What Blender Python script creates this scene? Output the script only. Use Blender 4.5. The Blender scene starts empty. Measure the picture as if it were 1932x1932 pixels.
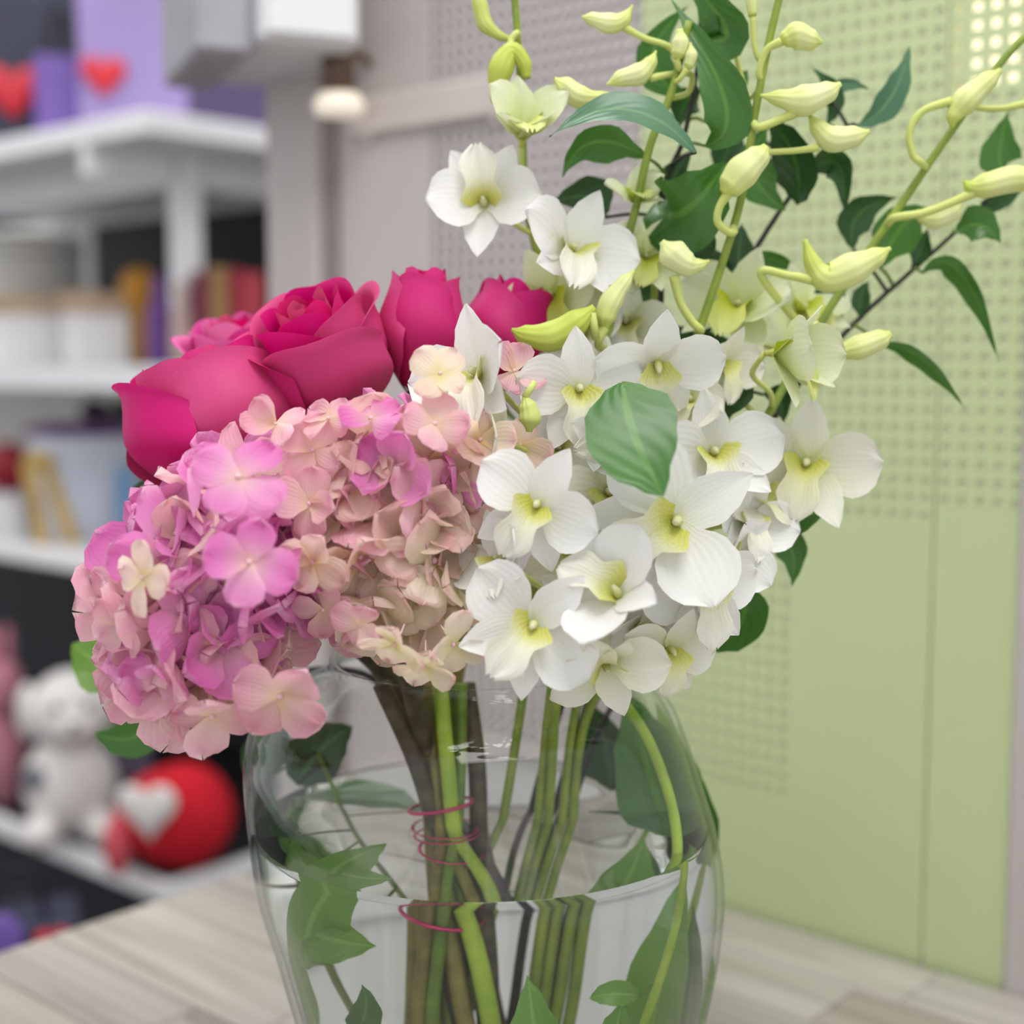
import bpy, math, random
from mathutils import Vector, Matrix

random.seed(7)
PI = math.pi
scn = bpy.context.scene
COL = scn.collection

# ------------------------------------------------------------------ camera, world, lights, exposure
FPX = 2700.0
PITCH = math.atan(276 / FPX)
CAM = Vector((0.0, -0.54, 0.322))
cd = bpy.data.cameras.new('camera')
cam = bpy.data.objects.new('camera', cd)
COL.objects.link(cam)
cam.location = CAM
cam.rotation_euler = (PI / 2 - PITCH, 0, 0)
cd.sensor_width = 36.0
cd.lens = FPX / 1932 * 36.0
cd.clip_start = 0.01
cd.dof.use_dof = True
cd.dof.focus_distance = 0.488
cd.dof.aperture_fstop = 4.7
scn.camera = cam

world = bpy.data.worlds.new('shop_ambient')
scn.world = world
world.use_nodes = True
world.node_tree.nodes['Background'].inputs[0].default_value = (0.97, 0.98, 1.0, 1)
world.node_tree.nodes['Background'].inputs[1].default_value = 0.86


def area(name, loc, target, size, energy, color):
    ld = bpy.data.lights.new(name, 'AREA')
    ld.shape = 'SQUARE'
    ld.size = size
    ld.energy = energy
    ld.color = color
    o = bpy.data.objects.new(name, ld)
    COL.objects.link(o)
    o.location = loc
    o.rotation_euler = (Vector(target) - Vector(loc)).to_track_quat('-Z', 'Y').to_euler()
    return o


area('ceiling_light_front', (0.28, -0.62, 1.75), (0.1, 0.15, 0.2), 0.9, 17.5, (1.0, 0.98, 0.95))
area('ceiling_light_back', (-0.6, 1.0, 2.0), (-0.5, 1.2, 0), 1.2, 21, (1.0, 0.98, 0.97))

vs = scn.view_settings
vs.view_transform = 'Standard'
vs.look = 'None'
vs.gamma = 1.0
vs.use_curve_mapping = False
vs.exposure = 0.08
cy = scn.cycles
cy.max_bounces = 6
cy.diffuse_bounces = 2
cy.glossy_bounces = 3
cy.transmission_bounces = 6
cy.transparent_max_bounces = 10
cy.adaptive_threshold = 0.05
cy.use_light_tree = False

# ------------------------------------------------------------------ projection helpers (real world positions measured from the photo)
_UP = Vector((0, math.sin(PITCH), math.cos(PITCH)))
_FW = Vector((0, math.cos(PITCH), -math.sin(PITCH)))


def ray(px, py):
    return Vector((1, 0, 0)) * ((px - 966) / FPX) + _UP * ((966 - py) / FPX) + _FW


def P(px, py, y):
    d = ray(px, py)
    return CAM + d * ((y - CAM.y) / d.y)


def PZ(px, py, z):
    d = ray(px, py)
    return CAM + d * ((z - CAM.z) / d.z)


def S(y):
    return (y - CAM.y) / FPX


def lin(c):
    c = c / 255.0
    return c / 12.92 if c <= 0.04045 else ((c + 0.055) / 1.055) ** 2.4


def rgb(r, g, b):
    return (lin(r), lin(g), lin(b), 1.0)


# ------------------------------------------------------------------ object helpers
W = {}


def place(o, parent, world):
    W[o.name] = world
    if parent is not None:
        o.parent = parent
        o.matrix_basis = W[parent.name].inverted() @ world
    else:
        o.matrix_basis = world


def add(name, me, parent=None, world=None, label=None, cat=None, group=None, kind=None):
    o = bpy.data.objects.new(name, me)
    COL.objects.link(o)
    place(o, parent, world if world is not None else Matrix.Identity(4))
    if label:
        o['label'] = label
    if cat:
        o['category'] = cat
    if group:
        o['group'] = group
    if kind:
        o['kind'] = kind
    return o


def thing(name, label, cat, loc, group=None):
    return add(name, None, None, Matrix.Translation(Vector(loc)), label, cat, group)


def mesh(name, verts, faces, mat, smooth=True, uvs=None):
    me = bpy.data.meshes.new(name)
    me.from_pydata([tuple(v) for v in verts], [], faces)
    if uvs is not None:
        lay = me.uv_layers.new(name='UVMap')
        idx = [0] * len(me.loops)
        me.loops.foreach_get('vertex_index', idx)
        flat = []
        for i in idx:
            flat.extend(uvs[i])
        lay.data.foreach_set('uv', flat)
    if smooth:
        me.polygons.foreach_set('use_smooth', [True] * len(me.polygons))
    mats = mat if isinstance(mat, (list, tuple)) else [mat]
    for m in mats:
        me.materials.append(m)
    me.update()
    return me


def grid(name, fn, nu, nv, mat):
    verts, uvs, faces = [], [], []
    for j in range(nv + 1):
        for i in range(nu + 1):
            u, v = i / nu, j / nv
            verts.append(fn(u, v))
            uvs.append((u, v))
    for j in range(nv):
        for i in range(nu):
            a = j * (nu + 1) + i
            faces.append((a, a + 1, a + nu + 2, a + nu + 1))
    return mesh(name, verts, faces, mat, True, uvs)


def table_i(tab, v):
    for k in range(len(tab) - 1):
        a, b = tab[k], tab[k + 1]
        if v <= b[0]:
            t = (v - a[0]) / max(1e-9, b[0] - a[0])
            t = t * t * (3 - 2 * t)
            return a[1] + (b[1] - a[1]) * t
    return tab[-1][1]


def catmull(pts, n=6):
    if len(pts) < 3:
        return [Vector(p) for p in pts], [i for i in range(len(pts))]
    P0 = [Vector(pts[0]) * 2 - Vector(pts[1])] + [Vector(p) for p in pts] + [Vector(pts[-1]) * 2 - Vector(pts[-2])]
    out, par = [], []
    for k in range(1, len(P0) - 2):
        a, b, c, d = P0[k - 1:k + 3]
        for i in range(n):
            t = i / n
            out.append(0.5 * ((2 * b) + (c - a) * t + (2 * a - 5 * b + 4 * c - d) * t * t + (3 * b - a - 3 * c + d) * t ** 3))
            par.append(k - 1 + t)
    out.append(P0[-2])
    par.append(len(pts) - 1)
    return out, par


def tube_vf(pts, radii, seg=8, n=6, base=0):
    path, par = catmull(pts, n)
    rr = []
    for q in par:
        k = min(int(q), len(radii) - 2) if len(radii) > 1 else 0
        t = q - k
        t = t * t * (3 - 2 * t)
        rr.append(radii[k] + (radii[min(k + 1, len(radii) - 1)] - radii[k]) * t)
    verts, faces, uvs = [], [], []
    ref = None
    N = len(path)
    for i, p in enumerate(path):
        T = (path[min(i + 1, N - 1)] - path[max(i - 1, 0)]).normalized()
        if ref is None:
            ref = T.orthogonal().normalized()
        ref = (ref - T * ref.dot(T)).normalized()
        B = T.cross(ref)
        for s in range(seg):
            a = 2 * PI * s / seg
            verts.append(p + (ref * math.cos(a) + B * math.sin(a)) * rr[i])
            uvs.append((s / seg, i / (N - 1)))
    for i in range(N - 1):
        for s in range(seg):
            a = base + i * seg + s
            b = base + i * seg + (s + 1) % seg
            faces.append((a, b, b + seg, a + seg))
    faces.append(tuple(base + s for s in reversed(range(seg))))
    faces.append(tuple(base + (N - 1) * seg + s for s in range(seg)))
    return verts, faces, uvs


def tube(name, pts, radii, mat, seg=8, n=6):
    v, f, uv = tube_vf(pts, radii, seg, n)
    return mesh(name, v, f, mat, True, uv)


def join_vf(parts):
    V, F, U = [], [], []
    for v, f, u in parts:
        o = len(V)
        V += v
        F += [tuple(i + o for i in q) for q in f]
        U += u
    return V, F, U


def lathe(name, prof, mat, seg=32, centers=None, close=True):
    verts, faces, uvs = [], [], []
    n = len(prof)
    for k, (r, z) in enumerate(prof):
        cx, cy = centers[k] if centers else (0, 0)
        for s in range(seg):
            a = 2 * PI * s / seg
            verts.append(Vector((cx + r * math.cos(a), cy + r * math.sin(a), z)))
            uvs.append((s / seg, k / (n - 1)))
    for k in range(n - 1):
        for s in range(seg):
            a, b = k * seg + s, k * seg + (s + 1) % seg
            faces.append((a, b, b + seg, a + seg))
    if close:
        faces.append(tuple(reversed(range(seg))))
        faces.append(tuple((n - 1) * seg + s for s in range(seg)))
    return mesh(name, verts, faces, mat, True, uvs)


def box_vf(lo, hi, bev=0.0):
    x0, y0, z0 = lo
    x1, y1, z1 = hi
    if bev <= 0:
        v = [Vector(p) for p in ((x0, y0, z0), (x1, y0, z0), (x1, y1, z0), (x0, y1, z0), (x0, y0, z1), (x1, y0, z1), (x1, y1, z1), (x0, y1, z1))]
        f = [(3, 2, 1, 0), (4, 5, 6, 7), (0, 1, 5, 4), (1, 2, 6, 5), (2, 3, 7, 6), (3, 0, 4, 7)]
        return v, f, [(0, 0)] * 8
    v, idx = [], {}
    for sx in (0, 1):
        for sy in (0, 1):
            for sz in (0, 1):
                c = (x1 if sx else x0, y1 if sy else y0, z1 if sz else z0)
                d = (-1 if sx else 1, -1 if sy else 1, -1 if sz else 1)
                for ax in range(3):
                    q = [c[i] + (d[i] * bev if i != ax else 0) for i in range(3)]
                    idx[(sx, sy, sz, ax)] = len(v)
                    v.append(Vector(q))
    f = []
    g = lambda *k: idx[k]
    for s in (0, 1):
        q = [g(s, 0, 0, 0), g(s, 1, 0, 0), g(s, 1, 1, 0), g(s, 0, 1, 0)]
        f.append(tuple(q if s else q[::-1]))
        q = [g(0, s, 0, 1), g(0, s, 1, 1), g(1, s, 1, 1), g(1, s, 0, 1)]
        f.append(tuple(q if s else q[::-1]))
        q = [g(0, 0, s, 2), g(1, 0, s, 2), g(1, 1, s, 2), g(0, 1, s, 2)]
        f.append(tuple(q if s else q[::-1]))
    for s in (0, 1):
        for t in (0, 1):
            f.append((g(0, s, t, 1), g(1, s, t, 1), g(1, s, t, 2), g(0, s, t, 2)))
            f.append((g(s, 0, t, 0), g(s, 1, t, 0), g(s, 1, t, 2), g(s, 0, t, 2)))
            f.append((g(s, t, 0, 0), g(s, t, 1, 0), g(s, t, 1, 1), g(s, t, 0, 1)))
    for a in (0, 1):
        for b in (0, 1):
            for c in (0, 1):
                f.append((g(a, b, c, 0), g(a, b, c, 1), g(a, b, c, 2)))
    return v, f, [(0, 0)] * len(v)


def box(name, lo, hi, mat, bev=0.0):
    v, f, u = box_vf(lo, hi, bev)
    return mesh(name, v, f, mat, False)


def blob_vf(c, r, seg=16, rings=10, fn=None):
    v, f = [], []
    for j in range(rings + 1):
        th = PI * j / rings
        for s in range(seg):
            a = 2 * PI * s / seg
            d = Vector((math.sin(th) * math.cos(a), math.sin(th) * math.sin(a), math.cos(th)))
            k = fn(d) if fn else 1.0
            v.append(Vector((c[0] + d.x * r[0] * k, c[1] + d.y * r[1] * k, c[2] + d.z * r[2] * k)))
    for j in range(rings):
        for s in range(seg):
            a, b = j * seg + s, j * seg + (s + 1) % seg
            f.append((a, a + seg, b + seg, b))
    return v, f, [(0, 0)] * len(v)


def blob(name, c, r, mat, seg=18, rings=12, fn=None):
    v, f, u = blob_vf(c, r, seg, rings, fn)
    return mesh(name, v, f, mat, True)


def frame(origin, zdir, ydir):
    z = Vector(zdir).normalized()
    y = Vector(ydir)
    y = (y - z * y.dot(z))
    if y.length < 1e-4:
        y = z.orthogonal()
    y.normalize()
    x = y.cross(z)
    m = Matrix((x, y, z)).transposed().to_4x4()
    m.translation = Vector(origin)
    return m


# ------------------------------------------------------------------ materials
def new_mat(name):
    m = bpy.data.materials.new(name)
    m.use_nodes = True
    nt = m.node_tree
    nt.nodes.clear()
    out = nt.nodes.new('ShaderNodeOutputMaterial')
    return m, nt, out


def nd(nt, kind, **kw):
    n = nt.nodes.new(kind)
    for k, v in kw.items():
        setattr(n, k, v)
    return n


def ramp(nt, stops):
    r = nt.nodes.new('ShaderNodeValToRGB')
    els = r.color_ramp.elements
    while len(els) > 1:
        els.remove(els[-1])
    els[0].position, els[0].color = stops[0]
    for p, c in stops[1:]:
        e = els.new(p)
        e.color = c
    return r


def petal_mat(name, stops, trans=0.35, rough=0.5, vary=0.08, vein=0.25, tcol=1.0, spec=0.25, scale=60.0, patch=None):
    m, nt, out = new_mat(name)
    L = nt.links.new
    uv = nd(nt, 'ShaderNodeUVMap')
    sep = nd(nt, 'ShaderNodeSeparateXYZ')
    L(uv.outputs[0], sep.inputs[0])
    tc = nd(nt, 'ShaderNodeTexCoord')
    noi = nd(nt, 'ShaderNodeTexNoise')
    noi.inputs['Scale'].default_value = scale
    noi.inputs['Detail'].default_value = 1
    L(tc.outputs['Object'], noi.inputs['Vector'])
    ad = nd(nt, 'ShaderNodeMath', operation='MULTIPLY_ADD')
    L(noi.outputs[0], ad.inputs[0])
    ad.inputs[1].default_value = 0.35
    sb = nd(nt, 'ShaderNodeMath', operation='SUBTRACT')
    L(sep.outputs[1], sb.inputs[0])
    sb.inputs[1].default_value = 0.175
    L(sb.outputs[0], ad.inputs[2])
    r = ramp(nt, stops)
    L(ad.outputs[0], r.inputs[0])
    oi = nd(nt, 'ShaderNodeObjectInfo')
    hsv = nd(nt, 'ShaderNodeHueSaturation')
    mr = nd(nt, 'ShaderNodeMapRange')
    mr.inputs['To Min'].default_value = 1 - vary
    mr.inputs['To Max'].default_value = 1 + vary
    L(oi.outputs['Random'], mr.inputs[0])
    L(mr.outputs[0], hsv.inputs['Value'])
    mr2 = nd(nt, 'ShaderNodeMapRange')
    mr2.inputs['To Min'].default_value = 1 + vary * 2
    mr2.inputs['To Max'].default_value = 1 - vary * 2
    L(oi.outputs['Random'], mr2.inputs[0])
    L(mr2.outputs[0], hsv.inputs['Saturation'])
    L(r.outputs[0], hsv.inputs['Color'])
    wav = nd(nt, 'ShaderNodeTexWave', wave_type='BANDS', bands_direction='X')
    wav.inputs['Scale'].default_value = 3.2
    wav.inputs['Distortion'].default_value = 0.0
    wav.inputs['Detail'].default_value = 0
    L(uv.outputs[0], wav.inputs['Vector'])
    bmp = nd(nt, 'ShaderNodeBump')
    bmp.inputs['Strength'].default_value = vein
    bmp.inputs['Distance'].default_value = 0.0006
    L(wav.outputs[1], bmp.inputs['Height'])
    pr = nd(nt, 'ShaderNodeBsdfPrincipled')
    pr.inputs['Roughness'].default_value = rough
    pr.inputs['Specular IOR Level'].default_value = spec
    L(hsv.outputs[0], pr.inputs['Base Color'])
    L(bmp.outputs[0], pr.inputs['Normal'])
    tr = nd(nt, 'ShaderNodeBsdfTranslucent')
    L(hsv.outputs[0], tr.inputs['Color'])
    mx = nd(nt, 'ShaderNodeMixShader')
    mx.inputs[0].default_value = trans
    L(pr.outputs[0], mx.inputs[1])
    L(tr.outputs[0], mx.inputs[2])
    L(mx.outputs[0], out.inputs[0])
    return m


def leaf_mat(name, dark, light, rough=0.32, trans=0.22, spec=0.5):
    m, nt, out = new_mat(name)
    L = nt.links.new
    uv = nd(nt, 'ShaderNodeUVMap')
    sep = nd(nt, 'ShaderNodeSeparateXYZ')
    L(uv.outputs[0], sep.inputs[0])
    a = nd(nt, 'ShaderNodeMath', operation='SUBTRACT')
    L(sep.outputs[0], a.inputs[0])
    a.inputs[1].default_value = 0.5
    b = nd(nt, 'ShaderNodeMath', operation='ABSOLUTE')
    L(a.outputs[0], b.inputs[0])
    r = ramp(nt, [(0.0, light), (0.03, light), (0.06, dark), (1.0, dark)])
    L(b.outputs[0], r.inputs[0])
    tc = nd(nt, 'ShaderNodeTexCoord')
    noi = nd(nt, 'ShaderNodeTexNoise')
    noi.inputs['Scale'].default_value = 45
    noi.inputs['Detail'].default_value = 1
    L(tc.outputs['Object'], noi.inputs['Vector'])
    mix = nd(nt, 'ShaderNodeMix', data_type='RGBA')
    mix.inputs[0].default_value = 0.0
    mr = nd(nt, 'ShaderNodeMapRange')
    mr.inputs['From Min'].default_value = 0.35
    mr.inputs['From Max'].default_value = 0.75
    mr.inputs['To Max'].default_value = 0.45
    L(noi.outputs[0], mr.inputs[0])
    L(mr.outputs[0], mix.inputs[0])
    L(r.outputs[0], mix.inputs[6])
    mix.inputs[7].default_value = light
    pr = nd(nt, 'ShaderNodeBsdfPrincipled')
    pr.inputs['Roughness'].default_value = rough
    pr.inputs['Specular IOR Level'].default_value = spec
    L(mix.outputs[2], pr.inputs['Base Color'])
    wav = nd(nt, 'ShaderNodeTexWave', wave_type='BANDS', bands_direction='DIAGONAL')
    wav.inputs['Scale'].default_value = 3.0
    wav.inputs['Distortion'].default_value = 0.0
    L(uv.outputs[0], wav.inputs['Vector'])
    bmp = nd(nt, 'ShaderNodeBump')
    bmp.inputs['Strength'].default_value = 0.12
    bmp.inputs['Distance'].default_value = 0.0008
    L(wav.outputs[1], bmp.inputs['Height'])
    L(bmp.outputs[0], pr.inputs['Normal'])
    tr = nd(nt, 'ShaderNodeBsdfTranslucent')
    hs = nd(nt, 'ShaderNodeHueSaturation')
    hs.inputs['Value'].default_value = 1.5
    L(mix.outputs[2], hs.inputs['Color'])
    L(hs.outputs[0], tr.inputs[0])
    mx = nd(nt, 'ShaderNodeMixShader')
    mx.inputs[0].default_value = trans
    L(pr.outputs[0], mx.inputs[1])
    L(tr.outputs[0], mx.inputs[2])
    L(mx.outputs[0], out.inputs[0])
    return m


def plain(name, col, rough=0.6, metal=0.0, noise=0.06, scale=25.0, spec=0.4, emit=0.0, col2=None, rnd=0.0, bump=0.0):
    m, nt, out = new_mat(name)
    L = nt.links.new
    pr = nd(nt, 'ShaderNodeBsdfPrincipled')
    pr.inputs['Roughness'].default_value = rough
    pr.inputs['Metallic'].default_value = metal
    pr.inputs['Specular IOR Level'].default_value = spec
    tc = nd(nt, 'ShaderNodeTexCoord')
    noi = nd(nt, 'ShaderNodeTexNoise')
    noi.inputs['Scale'].default_value = scale
    noi.inputs['Detail'].default_value = 4
    L(tc.outputs['Object'], noi.inputs['Vector'])
    c2 = col2 if col2 else tuple(max(0, c * (1 - noise * 3)) for c in col[:3]) + (1,)
    r = ramp(nt, [(0.3, c2), (0.7, col)])
    L(noi.outputs[0], r.inputs[0])
    src = r.outputs[0]
    if rnd > 0:
        oi = nd(nt, 'ShaderNodeObjectInfo')
        mr = nd(nt, 'ShaderNodeMapRange')
        mr.inputs['To Min'].default_value = 1 - rnd
        mr.inputs['To Max'].default_value = 1 + rnd
        L(oi.outputs['Random'], mr.inputs[0])
        hs = nd(nt, 'ShaderNodeHueSaturation')
        L(mr.outputs[0], hs.inputs['Value'])
        L(src, hs.inputs['Color'])
        src = hs.outputs[0]
    L(src, pr.inputs['Base Color'])
    if bump:
        b = nd(nt, 'ShaderNodeBump')
        b.inputs['Strength'].default_value = bump
        b.inputs['Distance'].default_value = 0.002
        L(noi.outputs[0], b.inputs['Height'])
        L(b.outputs[0], pr.inputs['Normal'])
    if emit:
        pr.inputs['Emission Color'].default_value = col
        pr.inputs['Emission Strength'].default_value = emit
    L(pr.outputs[0], out.inputs[0])
    return m


def wood_mat(name):
    m, nt, out = new_mat(name)
    L = nt.links.new
    tc = nd(nt, 'ShaderNodeTexCoord')
    oi = nd(nt, 'ShaderNodeObjectInfo')
    mp = nd(nt, 'ShaderNodeMapping')
    mp.inputs['Scale'].default_value = (5, 90, 20)
    L(tc.outputs['Object'], mp.inputs[0])
    off = nd(nt, 'ShaderNodeVectorMath', operation='ADD')
    L(mp.outputs[0], off.inputs[0])
    ml = nd(nt, 'ShaderNodeMath', operation='MULTIPLY')
    ml.inputs[1].default_value = 50
    L(oi.outputs['Random'], ml.inputs[0])
    L(ml.outputs[0], off.inputs[1])
    noi = nd(nt, 'ShaderNodeTexNoise')
    noi.inputs['Scale'].default_value = 1.0
    noi.inputs['Detail'].default_value = 6
    noi.inputs['Distortion'].default_value = 0.4
    L(off.outputs[0], noi.inputs['Vector'])
    r = ramp(nt, [(0.25, rgb(150, 140, 126)), (0.5, rgb(186, 178, 164)), (0.75, rgb(206, 200, 190))])
    L(noi.outputs[0], r.inputs[0])
    r2 = ramp(nt, [(0.0, rgb(182, 172, 160)), (0.3, rgb(220, 214, 198)), (0.5, rgb(190, 186, 182)), (0.75, rgb(214, 210, 206)), (1.0, rgb(196, 184, 170))])
    L(oi.outputs['Random'], r2.inputs[0])
    mix = nd(nt, 'ShaderNodeMix', data_type='RGBA', blend_type='MULTIPLY')
    mix.inputs[0].default_value = 0.85
    L(r.outputs[0], mix.inputs[6])
    L(r2.outputs[0], mix.inputs[7])
    br = nd(nt, 'ShaderNodeHueSaturation')
    br.inputs['Value'].default_value = 1.22
    br.inputs['Saturation'].default_value = 0.55
    L(mix.outputs[2], br.inputs['Color'])
    pr = nd(nt, 'ShaderNodeBsdfPrincipled')
    pr.inputs['Roughness'].default_value = 0.45
    L(br.outputs[0], pr.inputs['Base Color'])
    L(pr.outputs[0], out.inputs[0])
    return m


def glass_mat(name):
    m, nt, out = new_mat(name)
    L = nt.links.new
    lw = nd(nt, 'ShaderNodeLayerWeight')
    lw.inputs[0].default_value = 0.5
    pw = nd(nt, 'ShaderNodeMath', operation='POWER')
    L(lw.outputs['Facing'], pw.inputs[0])
    pw.inputs[1].default_value = 4.0
    ma = nd(nt, 'ShaderNodeMath', operation='MULTIPLY_ADD')
    L(pw.outputs[0], ma.inputs[0])
    ma.inputs[1].default_value = 0.75
    ma.inputs[2].default_value = 0.022
    tint = ramp(nt, [(0.0, (0.995, 0.998, 0.996, 1)), (0.75, (0.965, 0.98, 0.97, 1)), (1.0, (0.62, 0.70, 0.66, 1))])
    L(lw.outputs['Facing'], tint.inputs[0])
    t = nd(nt, 'ShaderNodeBsdfTransparent')
    L(tint.outputs[0], t.inputs[0])
    g = nd(nt, 'ShaderNodeBsdfGlossy')
    g.inputs['Roughness'].default_value = 0.02
    mx = nd(nt, 'ShaderNodeMixShader')
    L(ma.outputs[0], mx.inputs[0])
    L(t.outputs[0], mx.inputs[1])
    L(g.outputs[0], mx.inputs[2])
    L(mx.outputs[0], out.inputs[0])
    return m


def water_mat(name):
    m, nt, out = new_mat(name)
    pr = nd(nt, 'ShaderNodeBsdfPrincipled')
    pr.inputs['Base Color'].default_value = (0.99, 1.0, 0.99, 1)
    pr.inputs['Roughness'].default_value = 0.0
    pr.inputs['IOR'].default_value = 1.28
    pr.inputs['Transmission Weight'].default_value = 1.0
    nt.links.new(pr.outputs[0], out.inputs[0])
    return m


M_GLASS = glass_mat('clear_glass')
M_WATER = water_mat('clear_water')
M_WOOD = wood_mat('whitewashed_wood')
M_WOODEDGE = plain('pale_wood_core', rgb(176, 166, 150), 0.6)

HYD = {
    'pink': petal_mat('hydrangea_pink', [(0.0, rgb(252, 228, 206)), (0.2, rgb(250, 204, 222)), (0.55, rgb(247, 168, 221)), (0.9, rgb(244, 148, 212)), (1.0, rgb(252, 200, 230))], 0.5, 0.5, 0.07),
    'soft': petal_mat('hydrangea_soft_pink', [(0.0, rgb(254, 232, 200)), (0.3, rgb(252, 222, 214)), (0.7, rgb(250, 202, 214)), (0.92, rgb(248, 188, 206)), (1.0, rgb(254, 226, 228))], 0.5, 0.5, 0.07),
    'peach': petal_mat('hydrangea_peach', [(0.0, rgb(254, 228, 176)), (0.4, rgb(255, 236, 214)), (0.8, rgb(254, 226, 218)), (0.93, rgb(252, 208, 206)), (1.0, rgb(255, 234, 224))], 0.55, 0.5, 0.06),
    'cream': petal_mat('hydrangea_cream', [(0.0, rgb(240, 232, 168)), (0.4, rgb(252, 244, 216)), (0.85, rgb(252, 236, 220)), (1.0, rgb(250, 214, 208))], 0.5, 0.5, 0.05),
}
M_HYDCORE = plain('hydrangea_peach_core', rgb(246, 204, 186), 0.8)  # peach core closing the gaps between florets
M_HYDBEAD = plain('hydrangea_bead', rgb(244, 200, 210), 0.6)
M_HYDSTEM = plain('hydrangea_woody_stem', rgb(98, 90, 62), 0.6, noise=0.2, scale=120, col2=rgb(52, 44, 34))
M_ROSE = petal_mat('rose_magenta', [(0.0, rgb(190, 20, 88)), (0.35, rgb(208, 34, 112)), (0.8, rgb(215, 42, 126)), (1.0, rgb(222, 56, 136))], 0.22, 0.5, 0.04, 0.06, spec=0.35, scale=30)
M_ROSEIN = petal_mat('rose_magenta_heart', [(0.0, rgb(160, 6, 70)), (0.6, rgb(204, 20, 100)), (1.0, rgb(220, 44, 118))], 0.2, 0.45, 0.06, 0.1, scale=30)
M_ROSEPALE = petal_mat('rose_bright_pink', [(0.0, rgb(205, 30, 110)), (0.5, rgb(226, 70, 150)), (1.0, rgb(236, 110, 180))], 0.3, 0.45, 0.05, 0.1, scale=30)
M_ROSEEDGE = petal_mat('rose_edge_pale', [(0.0, rgb(205, 30, 110)), (0.8, rgb(220, 50, 124)), (1.0, rgb(240, 130, 160))], 0.25, 0.45, 0.05, 0.1, scale=30)
M_SEPAL = leaf_mat('rose_sepal', rgb(96, 132, 60), rgb(130, 160, 86), 0.5)
ORC = {
    'white': petal_mat('orchid_white', [(0.0, rgb(226, 232, 190)), (0.2, rgb(240, 240, 230)), (0.6, rgb(246, 246, 244)), (1.0, rgb(248, 248, 246))], 0.3, 0.42, 0.02, 0.10, scale=40),
    'cream': petal_mat('orchid_cream', [(0.0, rgb(214, 222, 150)), (0.35, rgb(236, 238, 212)), (0.7, rgb(243, 243, 230)), (1.0, rgb(244, 243, 232))], 0.32, 0.42, 0.03, 0.10, scale=40),
    'green': petal_mat('orchid_greenish', [(0.0, rgb(206, 218, 120)), (0.4, rgb(226, 234, 182)), (1.0, rgb(236, 240, 212))], 0.32, 0.42, 0.03, 0.10, scale=40),
}
LIP = {
    'white': petal_mat('orchid_lip', [(0.0, rgb(204, 206, 96)), (0.25, rgb(218, 218, 128)), (0.5, rgb(240, 240, 216)), (1.0, rgb(248, 248, 240))], 0.3, 0.45, 0.03, 0.18, scale=40),
    'cream': petal_mat('orchid_lip_cream', [(0.0, rgb(200, 202, 88)), (0.3, rgb(218, 218, 128)), (0.6, rgb(236, 236, 196)), (1.0, rgb(243, 242, 226))], 0.3, 0.45, 0.03, 0.18, scale=40),
    'green': petal_mat('orchid_lip_green', [(0.0, rgb(176, 190, 40)), (0.5, rgb(206, 214, 96)), (1.0, rgb(226, 232, 160))], 0.3, 0.45, 0.03, 0.18, scale=40),
}
M_BUD = petal_mat('orchid_bud', [(0.0, rgb(222, 232, 140)), (0.35, rgb(236, 240, 178)), (0.7, rgb(226, 234, 150)), (1.0, rgb(206, 220, 110))], 0.15, 0.42, 0.05, 0.3, scale=70)
M_BUDG = petal_mat('orchid_bud_green', [(0.0, rgb(190, 208, 96)), (0.5, rgb(210, 222, 120)), (1.0, rgb(196, 212, 100))], 0.15, 0.42, 0.05, 0.3, scale=70)
M_PED = plain('orchid_pedicel', rgb(206, 216, 122), 0.5, noise=0.05)
M_OSTEM = plain('orchid_stem', rgb(146, 164, 62), 0.45, noise=0.1, scale=80, col2=rgb(112, 134, 48))
M_LEAF = leaf_mat('glossy_leaf', rgb(58, 106, 38), rgb(84, 130, 54), 0.28, 0.22)
M_LEAFD = leaf_mat('dark_leaf', rgb(34, 70, 28), rgb(56, 100, 42), 0.35, 0.12)
M_LEAFL = leaf_mat('bright_leaf', rgb(104, 150, 56), rgb(132, 174, 80), 0.32, 0.3)
M_LEAFB = leaf_mat('bluish_leaf', rgb(70, 112, 84), rgb(104, 142, 106), 0.3, 0.15)
M_TWIG = plain('dark_twig', rgb(44, 44, 36), 0.6, noise=0.15, scale=80)
M_GSTEM = plain('green_stem', rgb(120, 146, 46), 0.4, noise=0.12, scale=90, col2=rgb(82, 108, 36))
M_BSTEM = plain('bright_green_stem', rgb(172, 198, 66), 0.4, noise=0.1, scale=90, col2=rgb(136, 168, 50))
M_OLIVE = plain('olive_stem', rgb(142, 136, 66), 0.45, noise=0.15, scale=90, col2=rgb(104, 92, 44))
M_WIRE = plain('pink_wire', rgb(214, 60, 120), 0.3, 0.6, noise=0.1)

# ------------------------------------------------------------------ the setting: shop axes from the table corner
K = PZ(780, 1540, 0.0)
R_ = PZ(1932, 1880, 0.0)
U = (R_ - K).normalized()                 # along the perforated wall, towards the camera on the right
V = Vector((U.y, -U.x, 0))                # away from that wall, towards the camera on the left
if V.y > 0:
    V = -V
Z = Vector((0, 0, 1))
SHOP = Matrix((U, -V, Z)).transposed().to_4x4()   # local x along the wall, local y into the wall
WALL = SHOP.copy()
WALL.translation = K - V * 0.004
nW = V


def wall_tz(px, py):
    d = ray(px, py)
    o = WALL.translation
    k = (o - CAM).dot(nW) / d.dot(nW)
    p = CAM + d * k - o
    return p.dot(U), p.z + o.z


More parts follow.
